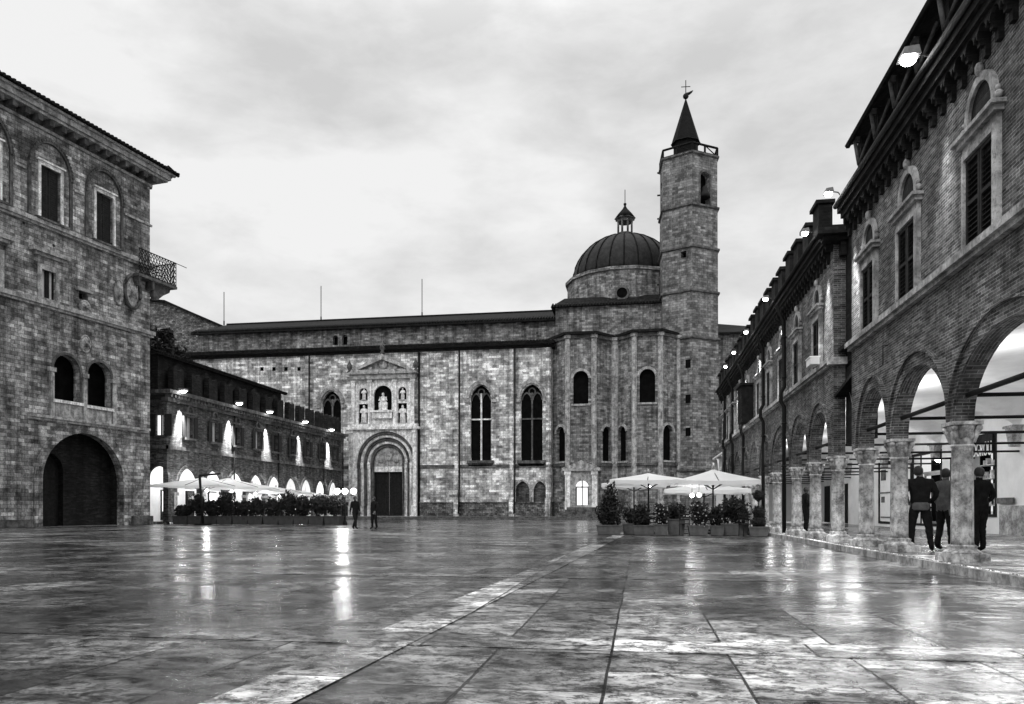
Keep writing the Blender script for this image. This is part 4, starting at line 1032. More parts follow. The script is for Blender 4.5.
# attic with raking braces under the eave
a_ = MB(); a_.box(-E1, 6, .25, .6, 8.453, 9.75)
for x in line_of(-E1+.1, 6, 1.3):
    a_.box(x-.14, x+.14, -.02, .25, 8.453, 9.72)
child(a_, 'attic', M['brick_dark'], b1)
for x in line_of(-E1+.1, 6, 1.3):
    a_ = MB(); a_.box(x-.05, x+.05, -.14, .24, 9.62, 9.745); a_.tube([(x, -.03, 9.1), (x, -.12, 9.66)], .045, 5); a_.tube([(x, -.03, 9.12), (x+.6, .1, 9.66)], .04, 5); child(a_, 'eave_brace', M['stone_dark'], b1)
rf = MB(); rf.add([(-E1+.35,-.1,9.8),(6,-.1,9.8),(6,8,12.4),(-E1+.35,8,12.4),(-E1+.35,-.1,9.75),(6,-.1,9.75),(6,8,12.3),(-E1+.35,8,12.3)], [(0,1,2,3),(4,7,6,5),(0,4,5,1),(1,5,6,2),(2,6,7,3),(3,7,4,0)]); tiled_edge(rf, -E1+.35, 6, -.14, 9.82, .06, .5, .22, .3)
rf.tube([(-E1+.35, -.18, 9.74), (6, -.18, 9.74)], .07, 6)
child(rf, 'roof', M['tile'], b1)
ew_ = MB(); ew_.box(-E1, -E1+.4, .303, 8, 4.91, 9.6); child(ew_, 'end_wall', M['brick'], b1)
hk = MB(); x, z = RF.L(888, 350); hk.tube([(x,0,z+.1),(x,-.1,z+.1),(x,-.1,z-.3),(x,-.16,z-.35)], .012, 5); child(hk, 'wall_hook', M['iron'], b1)

b2 = thing('brick_building', 'long brick building farther down the right side with battlements, drainpipes and glowing floodlights', 'building', (5.1, 0, 0), R(-90))
cols2 = [21.95, 24.65, 27.5, 31.3, 34.3, 37.3, 40.3, 43.3, 46.3, 49.6]
wins2 = [(-c, .85) for c in (23.5, 26.4, 29.2, 31.9, 34.6, 38.2, 40.9, 43.6, 46.3, 48.7)]
S2 = 21.75; E2 = 50.1
facade(b2, S2, E2, cols2, wins2, 8.1, M['brick'], arc_top=3.8)
for c in cols2: column(b2, -c)
n2 = MB(); MX = Matrix(((0,-1,0,-S2),(1,0,0,0),(0,0,1,0),(0,0,0,1)))
n2.box(-S2-.5, -S2, .303, 9, 4.91, 8.1); n2.box(-S2-.3, -S2, .0, .58, SP, 2.5) if False else None
child(n2, 'end_wall', M['brick'], b2)
n2 = MB(); n2.box(-S2-.0, -S2+.17, -.17, 6, 4.87, 5.055); child(n2, 'string_course', M['stone'], b2)
n2 = MB(); n2.box(-S2, -S2+.32, -.32, 6, 8.123, 8.24); n2.box(-S2, -S2+.5, -.5, 6, 8.243, 8.45)
for yy in line_of(0, 5.5, .42): n2.box(-S2, -S2+.2, yy-.07, yy+.07, 7.75, 8.12)
child(n2, 'cornice', M['brick_dark'], b2)
x0 = -E2
for k, x in enumerate(line_of(-E2+.2, -S2-.2, 1.38)):
    a_ = MB(); t_ = random.uniform(-.06, .06)
    a_.plate(rect(x-.36, x+.36, 8.453, 9.35+t_), [], -.26, .1); a_.box(x-.42, x+.42, -.34, .16, 9.35+t_+.003, 9.45+t_); child(a_, 'merlon', M['brick_dark'], b2)
a_ = MB(); a_.box(-E2, -S2, .9, 8, 8.453, 8.9); child(a_, 'roof', M['tile'], b2)
for px in (788, 766.5, 746, 735, 727):
    x = RF.x(px); d = MB(); d.tube([(x, -.4, 8.15), (x, -.14, 7.6), (x, -.13, 5.3), (x, -.24, 5.1), (x, -.24, 4.8), (x, -.13, 4.6), (x, -.13, .2)], .07, 8)
    for zz in (7, 5.6, 4, 2.5): d.tube([(x, -.13, zz), (x, -.13, zz+.06)], .09, 8)
    child(d, 'downpipe', M['iron'], b2)
x = RF.x(751); d = MB(); d.box(x-.75, x+.75, -.5, -.003, 5.06, 6.7); d.box(x-.85, x+.85, -.6, -.003, 6.703, 6.8)
for k in range(12): d.box(x-.7, x+.7, -.52, -.501, 5.25+k*.12, 5.31+k*.12)
child(d, 'enclosed_balcony', M['wood'], b2)
x = RF.x(824); d = MB(); d.box(x-.28, x+.28, -.42, -.18, 5.06, 5.25); d.box(x-.3, x+.3, -.44, -.16, 5.253, 5.28); child(d, 'junction_box', M['white'], b2)
# narrow gap between the two buildings
gw = thing('link_wall', 'dark recessed brick wall filling the narrow gap between the two right hand buildings', 'wall', (5.1, 0, 0), R(-90))
d = MB(); d.box(-S2+.003, -E1-.003, .31, .6, 2.75, 8.9); child(d, 'wall', M['brick_dark'], gw)
d = MB(); d.box(-S2+.01, -E1-.01, .1, .307, 5.2, 5.3); d.plate([(-S2+.01, 4.0), (-S2+.01, 4.08), (-E1-.01, 4.4), (-E1-.01, 4.3)], [], .02, .307); child(d, 'lean_to_roof', M['tile'], gw)

# ---- arcade interior: back wall with shops, vault, cross ties
BW = 7.3
def interior(bd, xa, xb, shops):
    holes = [rect(s[0], s[1], s[2], s[3]) for s in shops]
    w_ = MB(); w_.plate(rect(xa, xb, .15, 5.6), holes, BW, BW+.4); child(w_, 'back_wall', M['plaster'], bd)
    v = []; f = []; nx = max(2, round((xb-xa)/.17)); ny = 24; bay = 3.45; z0 = 3.45; rise = 1.25
    for i in range(nx+1):
        for j in range(ny+1):
            X = xa+(xb-xa)*i/nx; Y = .3+(BW-.3)*j/ny
            u = ((X+17.65+100*bay) % bay)/bay*2-1; t = j/ny*2-1; 
            hu = rise*math.sqrt(max(0, 1-u*u)); hv = rise*math.sqrt(max(0, 1-t*t))
            v.append((X, Y, z0+max(hu, hv)))
    for i in range(nx):
        for j in range(ny): a = i*(ny+1)+j; f.append((a, a+1, a+ny+2, a+ny+1))
    m_ = MB(); m_.add(v, f); child(m_, 'vault', M['plaster'], bd)
    m_ = MB(); m_.box(xa, xb, .31, BW+.4, 4.78, 4.9); child(m_, 'upper_floor', M['plaster'], bd)
    k = math.ceil((xa+17.65)/bay)
    while -17.65+k*bay < xb:
        x = -17.65+k*bay; t = MB(); t.tube([(x, .3, 2.95), (x, BW, 2.95)], .038, 6); child(t, 'tie_rod', M['iron'], bd)
        p = MB(); p.plate([(x-.06, 3.1), (x-.14, 3.3), (x-.3, 3.7), (x-.34, 3.8), (x+.34, 3.8), (x+.3, 3.7), (x+.14, 3.3), (x+.06, 3.1)], [], BW-.3, BW-.003); p.box(x-.36, x+.36, BW-.36, BW-.305, 3.72, 3.8); child(p, 'vault_corbel', M['stone_dim'], bd)
        k += 1
BF = Fr(5.1+BW, 0, -90)
sh1 = []; sh2 = []
def srect(a, b_, yt, yb): xm = (a+b_)/2; return (BF.x(a), BF.x(b_), max(.3, BF.z(xm, yb)), BF.z(xm, yt))
s_sign = (-32.0, BF.x(997), .75, BF.z(985, 434))
s_door = srect(911, 942, 452, 528); s_poster = (BF.x(951), BF.x(962), .55, BF.z(955, 458)); s_white = srect(879, 899, 461, 528); s_far = srect(861, 873, 463, 526)
s_far2 = (BF.x(853)-.5, BF.x(853)+.6, .3, 2.8)
shops2 = [s_sign, s_door, s_poster, s_white]
interior(b2, -60, -20.9, shops2)
interior(b1, -20.9, 6, [(-18.5, -16.0, .6, 2.9), (-13, -10.5, .3, 2.9)])
for x in (-60.3, 6.05): pass
m_ = MB(); m_.box(-60.3, -60, .6, BW+.4, .15, 5); child(m_, 'arcade_end_wall', M['plaster'], b2)
def shop(bd, r_, dark=True, glow=False):
    x0, x1, z0, z1 = r_
    f = MB(); f.plate(rect(x0, x1, z0, z1), [rect(x0+.1, x1-.1, z0+.1, z1-.1)], BW-.04, BW+.1); sw = child(f, 'shop_window', M['wood'], bd)
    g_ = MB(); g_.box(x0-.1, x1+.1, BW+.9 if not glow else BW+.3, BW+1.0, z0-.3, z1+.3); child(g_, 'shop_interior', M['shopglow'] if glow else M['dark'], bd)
    return sw
sw = shop(b2, s_sign)
x0, x1, z0, z1 = s_sign
f = MB()
for k in range(4): f.box(x0+.15, x1-.15, BW+.3, BW+.7, z0+.4+k*.5, z0+.44+k*.5)
for k in range(30): xx = random.uniform(x0+.3, x1-.4); kk = random.randrange(4); zz = z0+.442+kk*.5; hh = random.uniform(.1, .3); f.box(xx, xx+random.uniform(.08, .25), BW+.35, BW+.5, zz, zz+hh)
child(f, 'display_shelf', M['poster'], sw)
f = MB(); f.box(x0+.12, x1-.12, BW-.1, BW-.045, z1-.75, z1-.05); child(f, 'sign_board', M['wood'], sw)
def text(s, size, parent, x, y, z, mat, name='lettering'):
    cu = bpy.data.curves.new(name, 'FONT'); cu.body = s; cu.size = size; cu.extrude = .01; cu.align_x = 'LEFT'
    o = bpy.data.objects.new('tmp', cu); C.objects.link(o); dg = bpy.context.evaluated_depsgraph_get(); dg.update()
    me = bpy.data.meshes.new_from_object(o.evaluated_get(dg)); me.materials.clear(); me.materials.append(mat); bpy.data.objects.remove(o)
    t = bpy.data.objects.new(name, me); C.objects.link(t); t.parent = parent; t.location = (x, y, z); t.rotation_euler = (R(90), 0, 0); return t
bpy.context.view_layer.update()
tx_ = text('DGROU', .62, sw, BF.x(976), BW-.13, BF.z(985, 456), M['white']); tx_.scale = (.72, 1.15, 1)
# door bay with a strong inside light
x0, x1, z0, z1 = s_door; sw = shop(b2, s_door)
f = MB(); f.plate(rect(x0+.35, x1-.35, z0+.1, z1-.9), [rect(x0+.45, x1-.45, z0+.2, z1-1.0)], BW+.45, BW+.52); f.box(x0+.1, x1-.1, BW+.4, BW+.5, z1-.9, z1-.82); child(f, 'door_frame', M['metal'], sw)
f = MB(); f.ball((x1-.9, BW+.2, z1-.35), .16, 12); f.tube([(x1-.9,BW+.2,z1-.2),(x1-.9,BW+.2,z1)], .02, 5); child(f, 'lamp', M['lamp'], sw)
point((x1-.9, BW+.0, z1-.5), 60, b2, .12, 'shop_lamp')
for r_, dk in ((s_poster, 0), (s_white, 1)):
    x0, x1, z0, z1 = r_; sw = shop(b2, r_)
    f = MB(); f.box(x0+.12, x1-.12, BW+.02, BW+.06, z0+.12, z1-.12); child(f, 'panel', M['metal'] if not dk else M['white'], sw)
    if dk:
        f = MB(); zz = (z0+z1)/2; f.box(x0+.1, x1-.1, BW-.03, BW+.019, zz-.03, zz+.03)
        f.box(x0+.35, x0+1.1, BW-.01, BW+.018, z1-.95, z1-.4); f.box(x0+.4, x0+.9, BW-.01, BW+.018, zz-.5, zz-.2); f.box(x0+.3, x1-.4, BW-.01, BW+.018, z0+.3, z0+.36); child(f, 'notices', M['stone_dark'], sw)
for r_ in ((-18.5, -16.0, .6, 2.9), (-13, -10.5, .3, 2.9)): shop(b1, r_)
# plinth and ledge of the inside wall
f = MB(); x0 = BF.x(1001); f.box(x0, -20.9, BW-.06, BW-.003, .15, 1.15); child(f, 'wall_plinth', M['stone_dim'], b2)
f = MB(); f.box(-20.9+.01, 6, BW-.06, BW-.003, .15, 1.15); child(f, 'wall_plinth', M['stone_dim'], b1)
f = MB(); xx = BF.x(1008); f.box(xx-.6, xx+.6, BW-.12, BW-.063, 1.22, 1.42); child(f, 'name_plate', M['stone_dark'], b2)
# dark doorways deeper in the arcade
for xx in (-50, -54.5, -58): f = MB(); f.box(xx-.7, xx+.7, BW-.05, BW-.01, .2, 2.6); child(f, 'doorway', M['wood'], b2)
for Y in (4, 9, 13.5, 18.5, 24, 29.5, 35, 41, 47): point((5.1+2.6, Y, 3.55), 42 *0+{4: 10, 9: 32, 13.5: 75, 18.5: 150}.get(Y, 220), None, .45, 'arcade_light')

# ------------------------------------------------------------------ floodlights
def flood(loc, rz, label, grp, power, ang, tgt, tpl=[None], so=None):
    """housing leans out from the cornice; local -x points to the square"""
    t = thing('floodlight', label, 'floodlight', loc, rz, grp)
    if tpl[0] is None:
        b = MB(); b.plate([(-.26, -.02), (-.2, .13), (.16, .16), (.22, -.02)], [], -.2, .2); p = child(b, 'housing', M['metal'], t)
        l = MB(); l.ball((-.03, 0, -.03), .2, 14, (1.05, .85, .62)); l = child(l, 'lens', M['lamp'], t)
        k = MB(); k.tube([(.18, 0, .05), (.5, 0, -.0), (.6, 0, -.1)], .025, 6); k = child(k, 'bracket', M['iron'], t)
        tpl[0] = (p, l, k)
    else:
        for s in tpl[0]: c = s.copy(); C.objects.link(c); c.parent = t
    spot(None, so or (loc[0], loc[1], loc[2]-.32), tgt, power, ang, 1.0, .08)
    return t
GR = 'floodlights along the right hand cornice'
lab = ['nearest and largest floodlight, mounted on the near brick building cornice', 'floodlight at the corner just beyond the near brick building', 'second floodlight along the far right building, counted from its near corner',
       'third floodlight along the far right building', 'fourth floodlight along the far right building', 'fifth floodlight along the far right building', 'farthest visible floodlight beside the bell tower foot']
for i, (px, py) in enumerate([(914, 74), (832, 203), (808, 243), (768, 315), (748, 350), (735.5, 374), (727, 394)]):
    FF = Fr(4.55, 0, -90); x, z = FF.L(px, py); z = max(8.5, z) if i < 4 else 8.5
    flood((4.48, -x, 8.62), 0, lab[i], GR, (500, 2500, 1800, 2500, 2500, 2500, 2500)[i], 36, (5.1, -x+.1, 5.2), so=(4.72, -x+.1, 8.05)).scale = (.62, .8, .8) if i == 0 else (.42, .6, .6)
GL = 'floodlights along the left arcade cornice'
lab = ['leftmost floodlight on the left arcade cornice, by its near corner', 'second floodlight from the near corner of the left arcade cornice', 'middle floodlight on the left arcade cornice',
       'fourth floodlight on the left arcade cornice', 'farthest right floodlight on the left arcade cornice, by the church window']
for i, (px, py) in enumerate([(181.5, 390), (237.8, 402.5), (268.4, 411), (304, 421), (330.5, 429)]):
    FF = Fr(-32.3, 50, 90); x, z = FF.L(px, py); bx_ = AF.x((179.5, 228.5, 265.5, 298, 327.5)[i])
    t = flood((-32.2, 50+x, z-.05), PI, lab[i], GL, 20000, 44, (-33.1, 50+bx_, 5.8), so=(-32.72, 50+bx_, 8.98)); t.scale = (1.2, 1.2, 1.0)
# ------------------------------------------------------------------ parasols
def parasol(label, loc, half, zr, zt, rz, grp, valance=.16, cantilever=False):
    t = thing('parasol', label, 'parasol', loc, rz, grp)
    n = 10; v = []; f = []
    cs = [(-half,-half), (half,-half), (half,half), (-half,half)]
    b = MB()
    for k in range(4):
        a, c = Vector(cs[k]), Vector(cs[(k+1) % 4]); base = len(v)
        for i in range(n+1):          # from apex outwards
            r = i/n
            for j in range(n+1):
                s = j/n; p = a.lerp(c, s)*r; sag = .10*half*r*math.sin(PI*s)*.5
                v.append((p.x, p.y, zt-(zt-zr)*(r**.85)-sag*.6+(0)))
        for i in range(n):
            for j in range(n): q0 = base+i*(n+1)+j; f.append((q0, q0+1, q0+n+2, q0+n+1))
        vb = len(v)
        for j in range(n+1):
            e = Vector(v[base+n*(n+1)+j]); v.append((e.x*1.005, e.y*1.005, e.z-valance-.03*math.sin(j*2.1)))
        for j in range(n): q0 = base+n*(n+1)+j; f.append((q0, q0+1, vb+j+1, vb+j))
    b.add(v, f, False); child(b, 'canopy', M['canvas'], t)
    b = MB(); b.lathe([(.05, zt+.0), (.07, zt+.04), (.07, zt+.1), (.02, zt+.16)], n=8); child(b, 'finial', M['metal'], t)
    for k in range(8):
        a = k*PI/4; L_ = half*(1.41 if k % 2 else 1)
        a = a; x, y = math.cos(a)*L_, math.sin(a)*L_
        b = MB(); b.tube([(0,0,zt-.06), (x*.97, y*.97, zr-.04)], .02, 5); b.tube([(0,0,zr-.35), (x*.5, y*.5, (zt+zr)/2-.09)], .018, 5); child(b, 'rib', M['wood'], t)
    b = MB()
    if cantilever: b.tube([(-half-.4,0,0), (-half-.2,0,zt+.25), (0,0,zt+.15)], .07, 8)
    else: b.tube([(0,0,.05), (0,0,zt)], .035, 8)
    child(b, 'pole', M['wood'], t)
    b = MB(); bx = -half-.4 if cantilever else 0; b.box(bx-.35, bx+.35, -.35, .35, 0, .08); b.lathe([(.1,.08),(.08,.3)], bx, 0, 8); child(b, 'base', M['iron'], t)
    return t
def onY(px, Y): u = (px-512)/F; dx, dy = u*cy-sy, u*sy+cy; return dx/dy*Y
UG = 'cream parasols over the right hand cafe'
Yu = 33
parasol('large cream parasol over the cafe, left of the brighter pointed one', (onY(648.5, Yu), Yu, 0), 1.52, 2.24, 2.56, R(-2), UG)
parasol('bright pointed cream parasol beside the brick arcade, right of the flatter one', (onY(713, Yu), Yu, 0), 1.6, 2.2, 2.7, R(3), UG)
parasol('cream parasol in the back row behind the bright pointed one', (onY(704, 37.6), 37.6, 0), 1.9, 1.95, 2.3, R(0), UG)
parasol('cream parasol in the back row whose tip shows left of the front parasols', (onY(634, 38), 38, 0), 1.5, 2.25, 2.5, R(0), UG)
UL = 'glowing cream parasols in front of the left arcade'
UPOS = [(onY(203, 51), 51, 2.5, 2.75, 3.35), (onY(228, 55.5), 55.5, 2.5, 2.8, 3.5), (onY(252, 61), 61, 2.5, 2.75, 3.3), (onY(276, 67), 67, 2.5, 2.65, 3.15), (onY(299, 73), 73, 2.5, 2.5, 3.0)]
for l_, (ux_, uy_, uh_, ur_, ut_) in zip(('nearest glowing parasol on the left, behind the dark cantilever post', 'second glowing parasol from the palace in the left row', 'third glowing parasol in the left row', 'fourth glowing parasol in the left row', 'farthest glowing parasol of the left row, nearest the church portal'), UPOS):
    parasol(l_, (ux_, uy_, 0), uh_, ur_, ut_, R(3), UL)
t = thing('cantilever_post', 'dark angled cantilever post standing before the glowing parasols', 'parasol post', (onY(201, 47.5), 47.5, 0))
b = MB(); b.tube([(.15,0,0), (-.1,0,3.3)], .085, 8); child(b, 'post', M['iron'], t)
b = MB(); b.tube([(-.15,0,3.3), (1.4,0,3.42)], .06, 8); child(b, 'arm', M['iron'], t)
b = MB(); b.box(-.3,.6,-.3,.3,0,.1); child(b, 'base', M['iron'], t)
# lights hanging below the parasols
def hanging_lamp(label, x, y, z, r, p, grp, ztop):
    t = thing('hanging_lamp', label, 'lamp', (x, y, z), 0, grp)
    b = MB(); b.ball((0,0,0), r, 12); child(b, 'globe', M['lamp'], t)
    b = MB(); b.tube([(0,0,r), (0,0,ztop-z)], .012, 5); child(b, 'cord', M['iron'], t)
    point((x, y-.05, z-r-.1), p, None, .12)
HG = 'lamps hanging under the cafe parasols'
for l_, (ux_, uy_, uh_, ur_, ut_), p_ in zip(('bright lamp under the nearest left parasol', 'lamp under the second left parasol', 'lamp under the third left parasol', 'lamp under the fourth left parasol', 'lamp under the farthest left parasol'), UPOS, (110, 120, 90, 80, 70)):
    hanging_lamp(l_, ux_+.3, uy_, ur_-.35, .09, p_, HG, ut_)
hanging_lamp('left one of the pair of glaring lamps under the bright right parasol', onY(692, 34), 34, 1.62, .085, 22, HG, 2.5)
hanging_lamp('right one of the pair of glaring lamps under the bright right parasol', onY(699, 34), 34, 1.64, .085, 22, HG, 2.5)
hanging_lamp('lamp under the flatter right hand parasol', onY(650, 33.4), 33.4, 2.0, .03, 12, HG, 2.5)
# three globe street lamp
t = thing('globe_lamp_post', 'lamp post with three glowing white globes by the end of the left cafe', 'street lamp', (onY(345, 49), 49, 0))
b = MB(); b.lathe([(.16,0),(.16,.15),(.07,.3),(.05,1.9),(.06,1.95)], n=10); b.tube([(-.55,0,1.98),(0,0,1.92),(.6,0,1.98)], .03, 6); child(b, 'post', M['iron'], t)
for dx in (-.55, 0, .6): b = MB(); b.ball((dx,0,2.25), .2, 16); child(b, 'globe', M['globe'], t)
point((onY(345, 49), 48.6, 2.25), 260, None, .2)

# ------------------------------------------------------------------ potted hedges and shrubs
rnd = random.Random(3); RG_ = 'potted plants around the right hand cafe'
def shrub(label, x, y, w, d, h, grp, ph=.45, n=900, flowers=0, leaf=.07, topi=False, tall=None):
    t = thing('potted_shrub', label, 'shrub', (x, y, 0), rnd.uniform(-.1, .1), grp)
    b = MB(); b.plate([(-w*.42, .02), (-w*.48, ph), (w*.48, ph), (w*.42, .02)], [], -d*.42, d*.42); b.box(-w*.5, w*.5, -d*.45, d*.45, ph+.003, ph+.05); child(b, 'planter', M['planter'] if grp == RG_ else M['planter_dark'], t)
    b = MB(); zc = ph+(h-ph)*.5
    if topi:
        for (zz, r) in topi: foliage(b, (0,0,zz), (r, r, r), 800, .035, .6, rnd); b.ball((0,0,zz), r*.75, 10)
    elif tall:
        foliage(b, (0,0,ph+.5), (w*.52, d*.5, .6), n, leaf, .2, rnd); foliage(b, (.05,0,(h+ph)/2+.2), (w*.28, d*.3, (h-ph)/2), n//2, leaf, .2, rnd)
    else:
        for _ in range(5):
            foliage(b, (rnd.uniform(-.25,.25)*w, rnd.uniform(-.1,.1)*d, zc+rnd.uniform(-.1,.12)*(h-ph)), (w*.36, d*.5, (h-ph)*.5), n//5, leaf, .1, rnd)
    child(b, 'foliage', M['hedge'], t)
    b = MB()
    for k in range(4): b.tube([(rnd.uniform(-.1,.1)*w,0,ph-.1), (rnd.uniform(-.3,.3)*w,0,h*.8 if not topi else h*.9)] if not topi else [(0,0,ph-.05),(0,0,h-.1)], .018, 5)
    child(b, 'stem', M['wood'], t)
    if flowers:
        b = MB()
        for _ in range(flowers): b.ball((rnd.uniform(-.45,.45)*w, -d*.45+rnd.uniform(-.05,.1), rnd.uniform(ph, h*.95)), rnd.uniform(.012, .032), 6)
        child(b, 'blossoms', M['petal'], t)
    return t
LG = 'dark hedge planters closing off the left cafe'
lx0, lx1 = onY(176, 48.6), onY(342, 48.6); nl = 11
where = ['next to the palace end', 'second from the palace', 'under the nearest parasol', 'just right of the dark cantilever post', 'fifth from the palace', 'in the middle of the row', 'seventh from the palace', 'eighth from the palace', 'ninth from the palace', 'last but one before the globe lamps', 'in front of the globe lamps']
for k in range(nl):
    x = lx0+(lx1-lx0)*(k+.5)/nl
    shrub('dark hedge in a low trough, '+where[k], x, 48.6+rnd.uniform(-.1,.1), (lx1-lx0)/nl*1.06, .9, rnd.choice((1.75, 1.95, 2.15, 1.6)) if k else 1.3, LG, .55, 1100, 0, .1)
RG = 'potted plants around the right hand cafe'
def R_(px, Y, wpx, toppy, label, **k):
    dep = -onY(px, Y)*sy+Y*cy; h = 1+(HY-toppy)/F*dep; return shrub(label, onY(px, Y), Y, wpx*dep/F, .8, h, RG, **k)
R_(609, 31.5, 26, 486, 'tall dark shrub with a bulky foot at the left end of the right cafe', tall=True, ph=.35, n=1300)
R_(630, 32, 14, 508, 'low planter beside the tall shrub', ph=.4, n=300)
R_(644, 31.3, 22, 504, 'broad dark shrub under the flatter parasol', ph=.35)
R_(661, 31.0, 14, 503, 'shrub dotted with white blossoms under the flatter parasol', ph=.4, flowers=26)
R_(676, 31.4, 18, 505, 'dark clipped shrub between the two blossoming ones', ph=.6)
R_(698, 30.9, 20, 503, 'wide shrub dotted with white blossoms near the glaring lamps', ph=.35, flowers=30)
R_(717, 31.0, 14, 507, 'small shrub with few blossoms below the bright parasol', ph=.35, flowers=8)
R_(735, 31.2, 26, 500, 'big leafy dark shrub right of the blossoming ones', ph=.42, n=1400)
dep = -onY(759, 30.5)*sy+30.5*cy
shrub('three ball topiary in a pot beside the drainpipe', onY(758.5, 30.5), 30.5, .75, .7, 1.75, RG, ph=.32, topi=((.55, .3), (.92, .25), (1.55, .22)))

# ------------------------------------------------------------------ cafe furniture
ct = MB()
def cafe_table(label, x, y, grp='cafe tables'):
    t = thing('cafe_table', label, 'table', (x, y, 0), 0, grp)
    b = MB(); b.lathe([(.36,.72),(.38,.73),(.38,.75),(.36,.76)], n=20); child(b, 'table_top', M['metal'], t)
    b = MB(); b.tube([(0,0,.03),(0,0,.72)], .025, 8); b.lathe([(.22,0),(.22,.02),(.05,.05)], n=16); child(b, 'pedestal', M['iron'], t)
def cafe_chair(x, y, rz, label, grp='cafe chairs', tpl=[None]):
    if tpl[0] is not None: return dup(tpl[0], None, (x, y, 0), rz, label)
    t = thing('cafe_chair', label, 'chair', (x, y, 0), rz, grp)
    b = MB(); b.box(-.21,.21,-.21,.21,.44,.47); child(b, 'seat', M['wood'], t)
    b = MB()
    for zz in (.6,.7,.8): b.box(-.2,.2,.2,.225,zz,zz+.055)
    child(b, 'backrest', M['wood'], t)
    for sx in (-.19,.19):
        b = MB(); b.tube([(sx,-.19,0),(sx,-.18,.44)], .014, 6); child(b, 'leg', M['iron'], t)
        b = MB(); b.tube([(sx,.23,0),(sx,.19,.44),(sx,.23,.9)], .014, 6); child(b, 'leg', M['iron'], t)
    tpl[0] = t; return t
for i, (px, Y, l) in enumerate([(683, 33.2, 'round cafe table behind the clipped shrub'), (725, 32.8, 'round cafe table under the bright parasol'), (748, 32.2, 'round cafe table next to the topiary')]): cafe_table(l, onY(px, Y), Y)
for i, (px, Y, rz, l) in enumerate([(776-30, 30.6, .3, 'cafe chair just left of the topiary pot'), (752, 31.4, 2.0, 'cafe chair turned towards the arcade near the topiary'), (686, 30.9, 2.8, 'cafe chair in the gap left of the wide blossoming shrub'), (674, 32.6, .8, 'cafe chair behind the clipped shrub'), (708, 31.5, 3.4, 'cafe chair right of the wide blossoming shrub')]):
    cafe_chair(onY(px, Y), Y, rz, l)

